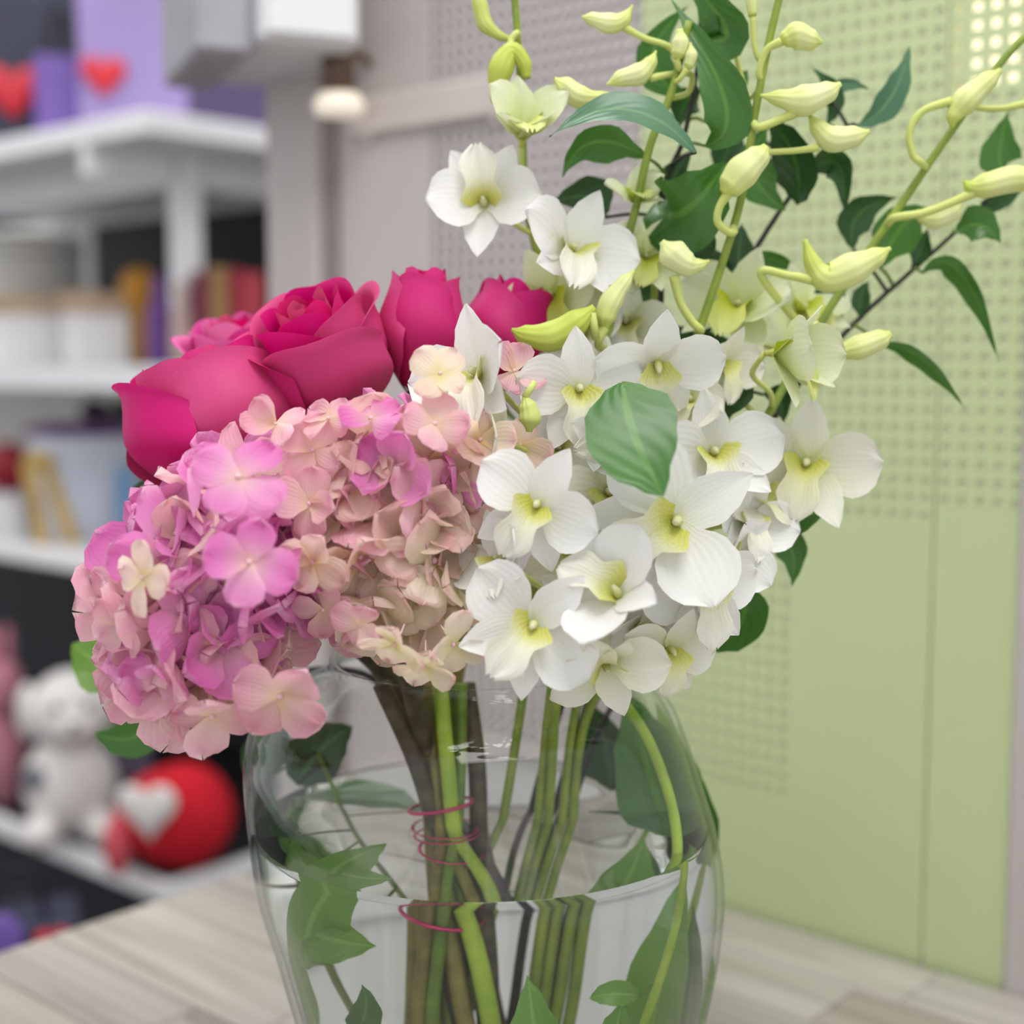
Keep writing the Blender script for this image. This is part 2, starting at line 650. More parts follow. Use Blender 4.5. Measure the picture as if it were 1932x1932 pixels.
M_GREEN = plain('green_sheet_metal', rgb(197, 210, 160), 0.45, 0.0, noise=0.02, scale=6, spec=0.3)
M_GREY = plain('grey_sheet_metal', rgb(196, 188, 186), 0.4, 0.0, noise=0.02, scale=6, spec=0.35)
M_BACKG = plain('olive_backing', rgb(234, 239, 206), 0.7, noise=0.03)
M_BACKW = plain('grey_backing', rgb(196, 186, 184), 0.7, noise=0.03)
M_PILLAR = plain('pinkish_grey_paint', rgb(192, 184, 182), 0.6, noise=0.02, scale=5)
M_WHITE = plain('white_paint', rgb(236, 236, 238), 0.5, noise=0.02, scale=8)
M_FLOOR = plain('dark_floor', rgb(70, 66, 70), 0.5, noise=0.1, scale=4)
M_DARKBACK = plain('dark_slate_backdrop', rgb(62, 66, 84), 0.7, noise=0.12, scale=3)
M_BLACK = plain('black_board', rgb(26, 27, 30), 0.6, noise=0.1)
M_NAVY = plain('black_navy_board', rgb(20, 20, 34), 0.6, noise=0.1)
M_CREAMBACK = plain('cream_back_panel', rgb(214, 212, 206), 0.7, noise=0.02)

FLOOR_Z = -0.95
me = box('floor', (-3.5, -2.5, FLOOR_Z - 0.05), (3.0, 4.0, FLOOR_Z), M_FLOOR)
add('floor', me, kind='structure')
me = box('wall_back', (-3.5, 3.2, FLOOR_Z), (3.0, 3.3, 2.6), M_PILLAR)
add('wall_back', me, kind='structure')


def perf(name, t0, t1, z0, z1, solid, mat, pitch=0.0092, ratio=0.52, th=0.0013):
    nx = max(1, int(round((t1 - t0) / pitch)))
    nz = max(1, int(round((z1 - z0) / pitch)))
    dx, dz = (t1 - t0) / nx, (z1 - z0) / nz
    verts, faces = [], []
    for j in range(nz + 1):
        for i in range(nx + 1):
            verts.append(Vector((t0 + i * dx, 0, z0 + j * dz)))
    h = ratio / 2
    for j in range(nz):
        for i in range(nx):
            a = j * (nx + 1) + i
            q = (a, a + 1, a + nx + 2, a + nx + 1)
            cx, cz = t0 + (i + 0.5) * dx, z0 + (j + 0.5) * dz
            if solid(cx, cz):
                faces.append(q)
                continue
            b = len(verts)
            for y in (0, th):
                for sx, sz in ((-h, -h), (h, -h), (h, h), (-h, h)):
                    verts.append(Vector((cx + sx * dx, y, cz + sz * dz)))
            for k in range(4):
                n = (k + 1) % 4
                faces.append((q[k], q[n], b + n, b + k))
                faces.append((b + k, b + n, b + 4 + n, b + 4 + k))
    return mesh(name, verts, faces, mat, False)


tL = wall_tz(640, 400)[0]
tHoleL = wall_tz(815, 400)[0]
tSplit = wall_tz(1205, 500)[0]
tSeam = wall_tz(1772, 600)[0]
tEnd = wall_tz(2010, 900)[0]
tBlank = wall_tz(1482, 1200)[0]
zBlank = wall_tz(1650, 985)[1]
zLow = wall_tz(1430, 1500)[1]
zTop = 0.80
zBot = -0.25
wallroot = add('wall_right', None, None, WALL, kind='structure')
for nm, a, b, sol, mt in (
        ('grey_perforated_panel', tL, tSplit, lambda t, z: t < tHoleL or z < zLow, M_GREY),
        ('green_perforated_panel', tSplit + 0.0008, tSeam, lambda t, z: z < zLow or (t > tBlank and z < zBlank), M_GREEN),
        ('green_perforated_panel', tSeam + 0.0012, tEnd, lambda t, z: z < zBlank + 0.01, M_GREEN)):
    add(nm, perf(nm, a, b, zBot, zTop, sol, mt), wallroot, WALL)
# boards behind the perforation; a lamp glows behind the upper right end
tLamp, zLamp = wall_tz(1806, 170)
add('backing_board', box('backing_board', (tL, 0.004, zBot), (tSplit, 0.010, zTop), M_BACKW), wallroot, WALL)
add('backing_board', box('backing_board', (tSplit, 0.0017, zBot), (tLamp - 0.002, 0.008, zTop), M_BACKG), wallroot, WALL)
add('backing_board', box('backing_board', (tLamp - 0.002, 0.0017, zBot), (tEnd, 0.008, zLamp), M_BACKG), wallroot, WALL)
M_LAMP = plain('warm_lamp_diffuser', (1.0, 0.88, 0.68, 1), 0.5, noise=0, emit=1.1)
lamp = add('backlight_panel', box('backlight_panel', (tLamp, 0.010, zLamp), (tEnd, 0.018, zTop), M_LAMP), None, WALL,
           'cream light panel glowing through the holes at the upper right corner', 'light panel')
tP = wall_tz(1897, 1600)[0]
add('wall_pillar', box('wall_pillar', (tP, -0.003, zBot - 0.7), (tP + 0.25, 0.05, zTop), M_PILLAR, 0.004), None, WALL, kind='structure')

# left pillar where the wall ends
pm = WALL.copy()
a = wall_tz(520, 300)[0]
add('wall_pillar', box('wall_pillar', (a, -0.012, FLOOR_Z), (tL - 0.012, 0.10, 1.1), M_PILLAR, 0.004), None, WALL, kind='structure')
add('trim_1', box('trim_1', (tL - 0.012, -0.006, FLOOR_Z), (tL - 0.001, 0.02, 1.1), plain('dark_trim', rgb(150, 138, 136), 0.6), 0.001), None, WALL, kind='structure')  # trim strip a little darker than the pillar paint

# little warm lamp and thin pale strip laid as a band on the grey panel
tl, zl = wall_tz(700, 208)
lampr = thing('wall_lamp', 'small brown wall lamp with a glowing cream shade beside the grey panel', 'lamp', WALL @ Vector((tl, -0.03, zl)))
Lm = WALL @ Matrix.Translation((tl, -0.03, zl))
add('lamp_shade', lathe('lamp_shade', [(0.003, -0.008), (0.016, -0.007), (0.018, 0.0), (0.014, 0.007), (0.004, 0.008)], plain('cream_glow', (1.0, 0.9, 0.76, 1), 0.4, emit=0.35), 20), lampr, Lm)
add('lamp_body', lathe('lamp_body', [(0.004, 0.0082), (0.011, 0.010), (0.012, 0.03), (0.006, 0.036)], plain('brown_metal', rgb(110, 88, 74), 0.4, 0.3), 20), lampr, Lm)
add('lamp_arm', tube('lamp_arm', [(0, 0, 0.03), (0, 0.02, 0.036), (0, 0.034, 0.03)], [0.003, 0.003, 0.003], plain('brown_metal_arm', rgb(110, 88, 74), 0.4, 0.3)), lampr, Lm)
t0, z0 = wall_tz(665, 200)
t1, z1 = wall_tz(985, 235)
M_BAND = plain('pale_pink_band', rgb(208, 197, 193), 0.5, noise=0.02)
bnd = thing('wall_band', 'pale pink narrow strip across the grey perforated panel', 'shelf', WALL @ Vector(((t0 + t1) / 2, 0, z0)))
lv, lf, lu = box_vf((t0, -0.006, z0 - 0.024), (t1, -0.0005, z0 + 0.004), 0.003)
add('band_strip', mesh('band_strip', lv, lf, M_BAND, False), bnd, WALL)
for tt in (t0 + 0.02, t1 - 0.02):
    add('band_tab', box('band_tab', (tt - 0.003, -0.005, z0 - 0.028), (tt + 0.003, -0.0005, z0 - 0.0202), M_BAND, 0.001), bnd, WALL)

# ------------------------------------------------------------------ table of whitewashed planks
TAB = SHOP.copy()
TAB.translation = K
tabr = thing('table', 'whitewashed wooden plank table under the flower vase', 'table', (K.x, K.y, FLOOR_Z))
TX0, TX1, TD = 0.0, 1.05, 0.92
pw = 0.048
rows = int(TD / pw)
plank_meshes = {}
rnd = random.Random(3)
for r in range(rows):
    x = -rnd.uniform(0.0, 0.25)
    while x < TX1:
        ln = rnd.choice((0.3, 0.38, 0.46))
        a, b = max(x, TX0), min(x + ln, TX1)
        if b - a > 0.01:
            key = round(b - a, 4)
            if key not in plank_meshes:
                plank_meshes[key] = box('plank', (0.0003, 0.0004, -0.022), (key - 0.0003, pw - 0.0004, 0.0), M_WOOD, 0.0006)
            m = TAB @ Matrix.Translation((a, -(r + 1) * pw, rnd.uniform(-0.0004, 0)))
            add('plank', plank_meshes[key], tabr, m)
        x += ln
add('table_base', box('table_base', (0.002, -TD + 0.03, -0.05), (TX1 - 0.01, -0.002, -0.0225), M_WOODEDGE, 0.002), tabr, TAB)
for lx in (0.05, TX1 - 0.11):
    for ly in (-0.05, -TD + 0.06):
        add('leg', box('leg', (lx, ly - 0.06, FLOOR_Z), (lx + 0.06, ly, -0.05), M_WOODEDGE, 0.003), tabr, TAB)

# ------------------------------------------------------------------ shop shelf on the left
CZ = 1.06
C0 = P(288, 690, CZ)
SH = Matrix((-U, -V, Z)).transposed().to_4x4()   # x to the far left, y to the far right
SH.translation = Vector((C0.x, C0.y, 0))
SW, SD = 0.95, 0.46


def zpix(py, y):
    return P(288, py, y).z


z1 = zpix(205, CZ)
z2 = zpix(690, CZ)
z3 = P(100, 1045, 1.25).z
z4 = zpix(1672, CZ)
shelf = thing('display_shelf', 'white shop display shelf unit with stacked gifts on the left', 'shelf', (C0.x, C0.y, FLOOR_Z))


def shbox(name, lo, hi, mat, bev=0.002, parent=shelf):
    return add(name, box(name, lo, hi, mat, bev), parent, SH)


shbox('shelf_board', (0, 0, z1 - 0.026), (SW, SD, z1), M_WHITE)
shbox('shelf_board', (0.03, 0.03, z2 - 0.03), (SW + 0.4, SD, z2), M_WHITE)
shbox('shelf_board', (0.03, 0.03, z3 - 0.02), (SW + 0.4, SD, z3), M_WHITE)
shbox('shelf_board', (0, 0, z4 - 0.024), (SW, SD, z4), M_WHITE)
shbox('shelf_mat', (0.012, 0.012, z4), (SW - 0.01, SD - 0.01, z4 + 0.003), M_BLACK)
shbox('post', (0.105, 0.12, z2), (0.135, 0.15, z1 - 0.026), M_WHITE)
shbox('post', (SW - 0.06, 0.12, z4), (SW - 0.03, 0.15, z1 - 0.026), M_WHITE)
shbox('cross_beam', (0.12, 0.0, z1 - 0.062), (0.135, 0.46, z1 - 0.026), M_WHITE)
shbox('cross_beam', (0.135, 0.13, z1 - 0.062), (0.6, 0.145, z1 - 0.026), M_WHITE)
def sh_back_x(px, depth=SD):
    d = ray(px, 690)
    o = SH.translation - V * depth
    k = (o - CAM).dot(V) / d.dot(V)
    return (CAM + d * k - o).dot(-U)


xb = sh_back_x(182)
zk = 0.532
shbox('back_panel', (0.0, SD, z2), (xb, SD + 0.012, zk + 0.03), M_BLACK)
shbox('back_panel', (0.0, SD, zk + 0.03), (xb, SD + 0.012, z1 - 0.026), M_CREAMBACK)
shbox('back_panel', (xb, SD, z2), (SW + 0.4, SD + 0.012, z1 - 0.026), M_CREAMBACK)
shbox('back_panel', (0.0, SD, z3), (SW + 0.4, SD + 0.012, z2 - 0.03), M_CREAMBACK)
shbox('back_panel', (0.0, SD, z4), (SW + 0.4, SD + 0.012, z3 - 0.02), M_NAVY)
shbox('plinth', (0.03, 0.03, FLOOR_Z), (SW - 0.02, SD, z4 - 0.024), M_NAVY)
add('wall_left', box('wall_left', (-0.25, SD + 0.10, FLOOR_Z), (1.6, SD + 0.14, 1.4), M_DARKBACK), None, SH, kind='structure')

HEART = []
for i in range(28):
    t = 2 * PI * i / 28
    HEART.append((16 * math.sin(t) ** 3 / 17, (13 * math.cos(t) - 5 * math.cos(2 * t) - 2 * math.cos(3 * t) - math.cos(4 * t) + 2.5) / 17))


def heart_mesh(name, s, th, mat):
    v, f = [], []
    n = len(HEART)
    for k, (y, q) in enumerate(((0, 0.9), (-th * 0.6, 1.0), (-th, 0.82))):
        for hx, hz in HEART:
            v.append(Vector((hx * s * q, y, hz * s * q)))
    for k in range(2):
        for i in range(n):
            a, b = k * n + i, k * n + (i + 1) % n
            f.append((a, b, b + n, a + n))
    v.append(Vector((0, -th * 1.15, 0)))
    c = len(v) - 1
    for i in range(n):
        f.append((2 * n + i, 2 * n + (i + 1) % n, c))
    return mesh(name, v, f, mat, True)


def face_cam(p):
    """matrix at p, local -y towards the viewer's side of the shop"""
    d = Vector((CAM.x - p.x, CAM.y - p.y, 0)).normalized()
    x = Vector((-d.y, d.x, 0))
    m = Matrix((x, -d, Z)).transposed().to_4x4()
    m.translation = p
    return m


def gift_bag(px, py_dummy, y, z, w, h, mat, label, heart=None, name='gift_bag', turn=0.0):
    p = P(px, 690, y)
    p.z = z
    m = face_cam(p) @ Matrix.Rotation(turn, 4, 'Z')
    r = add(name, None, None, m, label, 'bag', 'gift bags on the top shelf')
    d = 0.07
    v, f, u = box_vf((-w / 2, -d / 2, 0), (w / 2, d / 2, h), 0.003)
    for q in v:
        if q.z > h * 0.5:
            q.y *= 0.7
    add('bag_body', mesh('bag_body', v, f, mat, False), r, m)
    for s in (-1, 1):
        add('handle', tube('handle', [(-w * 0.2, s * d * 0.33, h), (-w * 0.12, s * d * 0.33, h + 0.05), (w * 0.12, s * d * 0.33, h + 0.05), (w * 0.2, s * d * 0.33, h)], [0.003] * 4, M_BLACK), r, m)
    if heart:
        hx, hz, hs, hm = heart
        mh = m @ Matrix.Translation((hx, -d / 2 - 0.001, hz))
        add('heart_emblem', heart_mesh('heart_emblem', hs, 0.006, hm), r, mh)
    return r


M_RED = plain('red_foil', rgb(208, 44, 58), 0.45, noise=0.04)
M_PURPLE = plain('lavender_paper', rgb(158, 138, 194), 0.5, noise=0.06, scale=8)
M_PURPLE2 = plain('violet_paper', rgb(118, 90, 170), 0.5, noise=0.06, scale=8)
M_NAVYBAG = plain('navy_paper', rgb(46, 50, 72), 0.5, noise=0.1, scale=8)
M_DKPURP = plain('dark_purple_paper', rgb(78, 64, 104), 0.5, noise=0.08, scale=8)

gift_bag(30, 0, 1.42, z1, 0.115, 0.21, M_NAVYBAG, 'navy gift bag with a red heart at the far left of the top shelf', (0.008, 0.075, 0.042, M_RED))
gift_bag(132, 0, 1.36, z1, 0.066, 0.115, M_PURPLE2, 'short violet gift bag between the navy and lavender bags on the top shelf', turn=0.1)
gift_bag(275, 0, 1.34, z1, 0.145, 0.23, M_PURPLE, 'tall lavender gift bag with a red heart at the corner of the top shelf', (-0.042, 0.078, 0.030, M_RED))
gift_bag(440, 0, 1.36, z1, 0.10, 0.14, M_DKPURP, 'dark purple gift bag on the top shelf beside the pillar')

# white bulkhead box high on the left
p = P(570, 60, 0.44)
m = SHOP.copy()
m.translation = Vector((p.x, p.y, 0))
zb = P(570, 92, 0.44).z
hb = thing('wall_cabinet', 'white hanging wall cabinet at the top left beside the pillar', 'cabinet', (p.x, p.y, zb))
m = face_cam(Vector((p.x, p.y, 0))) @ Matrix.Rotation(0.25, 4, 'Z')
add('cabinet_body', box('cabinet_body', (-0.032, -0.02, zb), (0.034, 0.14, zb + 0.25), M_WHITE, 0.003), hb, m)
add('cabinet_body', box('cabinet_body', (-0.070, 0.0, zb - 0.006), (-0.0325, 0.14, zb + 0.25), plain('cabinet_shade_grey', rgb(176, 174, 182), 0.5), 0.003), hb, m)  # left face of the white box, its shade put into the grey
add('door', box('door', (-0.029, -0.025, zb + 0.003), (0.031, -0.0205, zb + 0.246), M_WHITE, 0.002), hb, m)


def item_at(px, y, z):
    p = P(px, 690, y)
    p.z = z
    return face_cam(p)


def lathe_thing(name, label, cat, px, y, z, prof, mat, parts=(), group=None, seg=28):
    m = item_at(px, y, z)
    r = add(name, None, None, m, label, cat, group)
    add(name + '_body', lathe(name + '_body', prof, mat, seg), r, m)
    for nm, me in parts:
        add(nm, me, r, m)
    return r


# second shelf
s = S(1.3)
M_TAN = plain('tan_lid', rgb(206, 176, 148), 0.6)
M_BOXW = plain('white_gift_box', rgb(240, 239, 240), 0.5, noise=0.02)
for (px, y, w, h, lab) in ((55, 1.50, 0.105, 0.072, 'white gift box with tan lid at the far left of the second shelf'),
                           (185, 1.40, 0.085, 0.07, 'white gift box with tan lid beside the purple bottle')):
    m = item_at(px, y, z2)
    r = add('gift_box', None, None, m, lab, 'box', 'white gift boxes on the second shelf')
    add('box_body', box('box_body', (-w / 2, -w / 2, 0), (w / 2, w / 2, h), M_BOXW, 0.003), r, m)
    add('lid', box('lid', (-w / 2 - 0.003, -w / 2 - 0.003, h + 0.0003), (w / 2 + 0.003, w / 2 + 0.003, h + 0.026), M_TAN, 0.003), r, m)
m = item_at(60, 1.62, z2)
r = add('storage_tin', None, None, m, 'tall pale grey tin standing behind the white gift boxes', 'tin')
add('tin_body', lathe('tin_body', [(0.075, 0), (0.078, 0.004), (0.078, 0.16), (0.075, 0.164)], M_CREAMBACK, 28), r, m)
add('tin_lid', lathe('tin_lid', [(0.079, 0.1645), (0.08, 0.17), (0.08, 0.185), (0.07, 0.19)], M_CREAMBACK, 28), r, m)
lathe_thing('ornament', 'round orange ornament on the second shelf beside the purple bottle', 'ornament', 268, 1.36, z2 + 0.0,
            [(0.012, 0), (0.012, 0.082), (0.02, 0.088), (0.026, 0.104), (0.02, 0.122), (0.006, 0.128)], plain('orange_glaze', rgb(206, 144, 44), 0.35))
lathe_thing('bottle', 'slim purple bottle in front of the white shelf post', 'bottle', 305, 1.26, z2,
            [(0.016, 0), (0.018, 0.004), (0.018, 0.06), (0.010, 0.085), (0.008, 0.11), (0.009, 0.112)], plain('purple_glass', rgb(110, 62, 140), 0.3),
            [('cap', lathe('cap', [(0.0095, 0.1125), (0.0095, 0.125), (0.006, 0.127)], M_BLACK, 20))])
lathe_thing('bud_vase', 'tall pale pink bud vase beside the dark red books', 'vase', 349, 1.22, z2,
            [(0.010, 0), (0.017, 0.01), (0.016, 0.05), (0.009, 0.08), (0.010, 0.10)], plain('pale_pink_ceramic', rgb(206, 178, 172), 0.4))
for i, (px, y, w, h, col, lab) in enumerate((
        (383, 1.24, 0.018, 0.112, rgb(120, 40, 66), 'thin plum coloured book beside the bud vase'),
        (416, 1.25, 0.026, 0.118, rgb(166, 132, 86), 'gold book between the plum and red books'),
        (448, 1.25, 0.020, 0.116, rgb(150, 40, 56), 'dark red book beside the gold book'),
        (480, 1.25, 0.026, 0.112, rgb(178, 62, 76), 'red book nearest the pillar'))):
    m = item_at(px, y, z2)
    r = add('book', None, None, m, lab, 'book', 'books on the second shelf')
    mt = plain('book_cover_%d' % i, col, 0.6)
    v1 = box_vf((-w / 2, -0.045, 0), (-w / 2 + 0.002, 0.045, h))
    v2 = box_vf((w / 2 - 0.002, -0.045, 0), (w / 2, 0.045, h))
    v3 = box_vf((-w / 2, -0.048, 0), (w / 2, -0.045, h), 0.0008)
    V_, F_, U_ = join_vf([v1, v2, v3])
    add('cover', mesh('cover', V_, F_, mt, False), r, m)
    add('pages', box('pages', (-w / 2 + 0.0021, -0.0448, 0.002), (w / 2 - 0.0021, 0.042, h - 0.002), M_CREAMBACK), r, m)

# third shelf
m = item_at(160, 1.42, z3)
M_BUCKET = plain('pale_tin', rgb(206, 210, 224), 0.4, noise=0.03)
r = add('bucket', None, None, m, 'pale bucket with a purple lid on the third shelf', 'bucket')
add('bucket_body', lathe('bucket_body', [(0.060, 0), (0.063, 0.003), (0.076, 0.140), (0.076, 0.144)], M_BUCKET, 36), r, m)
add('lid', lathe('lid', [(0.0785, 0.1445), (0.0795, 0.146), (0.0795, 0.154), (0.05, 0.158)], plain('purple_lid', rgb(96, 24, 112), 0.4), 36), r, m)
add('blue_sticker', box('blue_sticker', (0.036, -0.064, 0.02), (0.056, -0.060, 0.10), plain('light_blue', rgb(120, 170, 216), 0.5), 0.001), r, m)
M_DKBOW = plain('black_purple_ribbon', rgb(50, 16, 62), 0.4, noise=0.2)
bow = thing('ribbon_bow', 'black and purple ribbon bow on top of the bucket lid', 'bow', (m @ Vector((0.03, 0, 0.158))))
bm_ = m @ Matrix.Translation((0.032, 0, 0.1585))
for sx in (-1, 1):
    add('loop', blob('loop', (sx * 0.020, 0, 0.016), (0.022, 0.010, 0.015), M_DKBOW if sx < 0 else M_BLACK, 14, 8), bow, bm_)
add('knot', blob('knot', (0, 0, 0.012), (0.008, 0.009, 0.010), M_DKBOW, 12, 8), bow, bm_)
m = item_at(76, 1.34, z3)
M_GOLD = plain('gold_satin', rgb(206, 172, 96), 0.35, noise=0.08)
r = add('gold_ribbon', None, None, m, 'gold satin ribbon standing in front of the pale bucket', 'ribbon')
add('ribbon_tail', grid('ribbon_tail', lambda u, v: Vector(((u - 0.5) * 0.018 + 0.016 * v - 0.02, -0.004 * math.sin(v * 6), 0.11 * (1 - v))), 2, 10, M_GOLD), r, m)
add('ribbon_tail', grid('ribbon_tail', lambda u, v: Vector(((u - 0.5) * 0.018 + 0.03 * v + 0.004, 0.004 * math.sin(v * 5) - 0.003, 0.105 * (1 - v))), 2, 10, M_GOLD), r, m)
add('ribbon_knot', blob('ribbon_knot', (-0.006, -0.002, 0.112), (0.02, 0.008, 0.012), M_GOLD, 14, 8), r, m)
m = item_at(8, 1.42, z3)
r = add('snow_globe', None, None, m, 'dark red figurine at the far left of the third shelf', 'figurine')
add('figurine_body', lathe('figurine_body', [(0.030, 0), (0.032, 0.004), (0.026, 0.05), (0.018, 0.062), (0.004, 0.066)], plain('white_glaze', rgb(226, 224, 226), 0.4), 24), r, m)
add('figurine_top', lathe('figurine_top', [(0.012, 0.066), (0.026, 0.075), (0.030, 0.105), (0.020, 0.126), (0.004, 0.132)], plain('dark_red_glaze', rgb(150, 24, 42), 0.35), 24), r, m)
r.name = 'figurine'
W['figurine'] = W['snow_globe']
for ch in r.children:
    pass

# bottom shelf: plush toys
M_PLUSH = plain('white_plush', rgb(232, 228, 224), 0.95, noise=0.04, scale=60, spec=0.1, bump=0.3)
M_PGREY = plain('grey_plush', rgb(120, 122, 128), 0.95, noise=0.06, scale=60, spec=0.1)
M_PRED = plain('red_plush', rgb(206, 36, 50), 0.9, noise=0.05, scale=60, spec=0.15, bump=0.2)
zf = z4 + 0.003
m = item_at(108, 1.23, zf)
dog = add('plush_dog', None, None, m, 'white plush dog with grey spots sitting on the bottom shelf', 'plush toy')
add('torso', blob('torso', (0, 0, 0.068), (0.058, 0.05, 0.068), M_PLUSH), dog, m)
add('head', blob('head', (0.004, -0.012, 0.165), (0.052, 0.046, 0.052), M_PLUSH), dog, m)
add('muzzle', blob('muzzle', (0.006, -0.055, 0.155), (0.024, 0.018, 0.018), M_PLUSH), dog, m)
add('nose', blob('nose', (0.006, -0.073, 0.160), (0.007, 0.005, 0.005), M_BLACK, 10, 8), dog, m)
for sx in (-1, 1):
    add('ear', blob('ear', (sx * 0.048, 0.0, 0.165), (0.014, 0.018, 0.036), M_PLUSH if sx < 0 else plain('olive_grey_plush', rgb(168, 170, 150), 0.95)), dog, m)
    add('paw', blob('paw', (sx * 0.036, -0.045, 0.022), (0.022, 0.032, 0.022), M_PLUSH), dog, m)
    add('eye', blob('eye', (0.004 + sx * 0.018, -0.054, 0.178), (0.005, 0.004, 0.006), M_BLACK, 10, 8), dog, m)
add('spot', blob('spot', (-0.040, -0.028, 0.085), (0.018, 0.014, 0.018), M_PGREY), dog, m)
add('spot', blob('spot', (0.034, -0.036, 0.148), (0.016, 0.008, 0.018), plain('green_grey_plush', rgb(170, 174, 160), 0.95)), dog, m)

m = item_at(312, 1.12, zf)
hp = add('plush_heart_pillow', None, None, m, 'round red plush with a white heart on the bottom shelf', 'plush toy')
add('pillow_body', blob('pillow_body', (0.0, 0, 0.062), (0.070, 0.05, 0.062), M_PRED, 24, 16, lambda d: 1.0 + 0.05 * math.sin(d.x * 4)), hp, m)
mh = m @ Matrix.Translation((-0.030, -0.039, 0.080)) @ Matrix.Rotation(-0.45, 4, 'Z') @ Matrix.Rotation(-0.06, 4, 'Y')
add('heart_patch', heart_mesh('heart_patch', 0.040, 0.009, M_PLUSH), hp, mh)
add('arm', blob('arm', (-0.068, -0.02, 0.036), (0.016, 0.02, 0.036), plain('pink_red_plush', rgb(214, 90, 100), 0.95), 14, 10), hp, m)
m = item_at(4, 1.36, zf)
r = add('plush_rabbit', None, None, m, 'dusty pink plush rabbit at the far left of the bottom shelf', 'plush toy')
M_DUSTY = plain('dusty_pink_plush', rgb(190, 126, 140), 0.95)
add('torso', blob('torso', (-0.012, 0, 0.07), (0.03, 0.04, 0.07), M_DUSTY), r, m)
add('head', blob('head', (-0.012, -0.01, 0.165), (0.026, 0.036, 0.04), M_DUSTY), r, m)
add('ear', blob('ear', (-0.006, 0, 0.22), (0.008, 0.008, 0.03), M_DUSTY, 12, 8), r, m)
add('ear', blob('ear', (-0.024, 0, 0.22), (0.008, 0.008, 0.03), M_DUSTY, 12, 8), r, m)
m = item_at(190, 1.32, zf)
r = add('toy_box', None, None, m, 'purple grey toy box with a red corner behind the plush dog', 'box')
add('box_body', box('box_body', (-0.03, -0.03, 0), (0.05, 0.04, 0.17), plain('purple_grey_card', rgb(108, 96, 118), 0.6), 0.002), r, m)
add('red_band', box('red_band', (0.012, -0.033, 0.118), (0.052, -0.0305, 0.15), M_RED, 0.001), r, m)
# things on the floor under the shelf
lz = P(20, 1760, 0.80).z
m = item_at(10, 0.80, FLOOR_Z)
r = add('floor_bag', None, None, m, 'dark gift bag with violet and red hearts on the floor by the shelf', 'bag')
hh = lz - FLOOR_Z + 0.02
add('bag_body', box('bag_body', (-0.07, -0.04, 0), (0.05, 0.04, hh), M_NAVYBAG, 0.003), r, m)
add('violet_emblem', blob('violet_emblem', (-0.026, -0.04, hh - 0.012), (0.026, 0.006, 0.03), M_PURPLE2, 14, 8), r, m)
add('heart_emblem', heart_mesh('heart_emblem', 0.018, 0.005, M_RED), r, m @ Matrix.Translation((0.024, -0.041, hh - 0.018)))
for sx in (-1, 1):
    add('handle', tube('handle', [(-0.03, sx * 0.03, hh), (-0.02, sx * 0.03, hh + 0.03), (0.01, sx * 0.03, hh + 0.03), (0.02, sx * 0.03, hh)], [0.003] * 4, M_BLACK), r, m)

# low white box on the table behind the vase, seen only through the glass
p = P(905, 1600, 0.20)
p.z = 0.0
m = face_cam(p)
r = add('paper_box', None, None, m, 'low white paper box behind the vase, seen through the glass', 'box')
zt = P(905, 1520, 0.20).z
add('box_body', box('box_body', (-0.07, -0.05, 0.0005), (0.07, 0.05, zt - 0.02), M_BOXW, 0.002), r, m)
add('lid', box('lid', (-0.072, -0.052, zt - 0.0198), (0.072, 0.052, zt), M_BOXW, 0.002), r, m)

# ------------------------------------------------------------------ vase and water
VP = [  # photo row, left edge, right edge of the glass outline
    (1240, 610, 1190), (1262, 600, 1215), (1300, 520, 1262), (1340, 470, 1292), (1400, 448, 1318), (1470, 445, 1343), (1560, 452, 1372), (1660, 466, 1388), (1760, 496, 1382),
    (1850, 522, 1366), (1932, 550, 1341), (2040, 610, 1290), (2140, 680, 1225), (2210, 710, 1195), (2250, 715, 1190)]
prof, cent = [], []
for (py, a, b) in VP:
    pc = P((a + b) / 2, py, 0.0)
    k = S(0.0) * 0.975
    prof.append(((b - a) / 2 * k, pc.z))
    cent.append((pc.x, 0.0))
zb = prof[-1][1]
vs_dz = 0.0005 - zb                       # stand the vase on the table
if abs(vs_dz) > 1e-6:
    prof[-1] = (prof[-1][0], 0.0005)
    if prof[-2][1] < 0.004:
        prof[-2] = (prof[-2][0], 0.004)


def fine(pr, ce, n=5):
    pts = [Vector((r, z, c[0])) for (r, z), c in zip(pr, ce)]
    q, _ = catmull(pts, n)
    return [(v.x, v.y) for v in q], [(v.z, 0.0) for v in q]


fprof, fcent = fine(prof, cent)
# outer from rim to base, then inside from base to rim
th = 0.0026
inner = [(max(0.004, r - th), z) for r, z in fprof if z > 0.012]
icent = [c for (r, z), c in zip(fprof, fcent) if z > 0.012]
allp = fprof + [(0.02, 0.0005), (0.02, 0.0119)] + inner[::-1]
allc = fcent + [fcent[-1], fcent[-1]] + icent[::-1]
vase = thing('glass_vase', 'large rounded clear glass vase holding the bouquet and water', 'vase', (fcent[-1][0], 0, 0))
gv, gf, gu = [], [], []
seg = 72
for k, ((r, z), c) in enumerate(zip(allp, allc)):
    for s_ in range(seg):
        a = 2 * PI * s_ / seg
        gv.append(Vector((c[0] + r * math.cos(a), c[1] + r * math.sin(a), z)))
n = len(allp)
for k in range(n):
    k2 = (k + 1) % n
    for s_ in range(seg):
        s2 = (s_ + 1) % seg
        gf.append((k * seg + s_, k2 * seg + s_, k2 * seg + s2, k * seg + s2))
gme = mesh('vase_body', gv, gf, M_GLASS, True)
add('vase_body', gme, vase)
ZW = P(930, 1545, 0.0).z
wp = [(r - 0.0004, z) for r, z in inner if z < ZW]
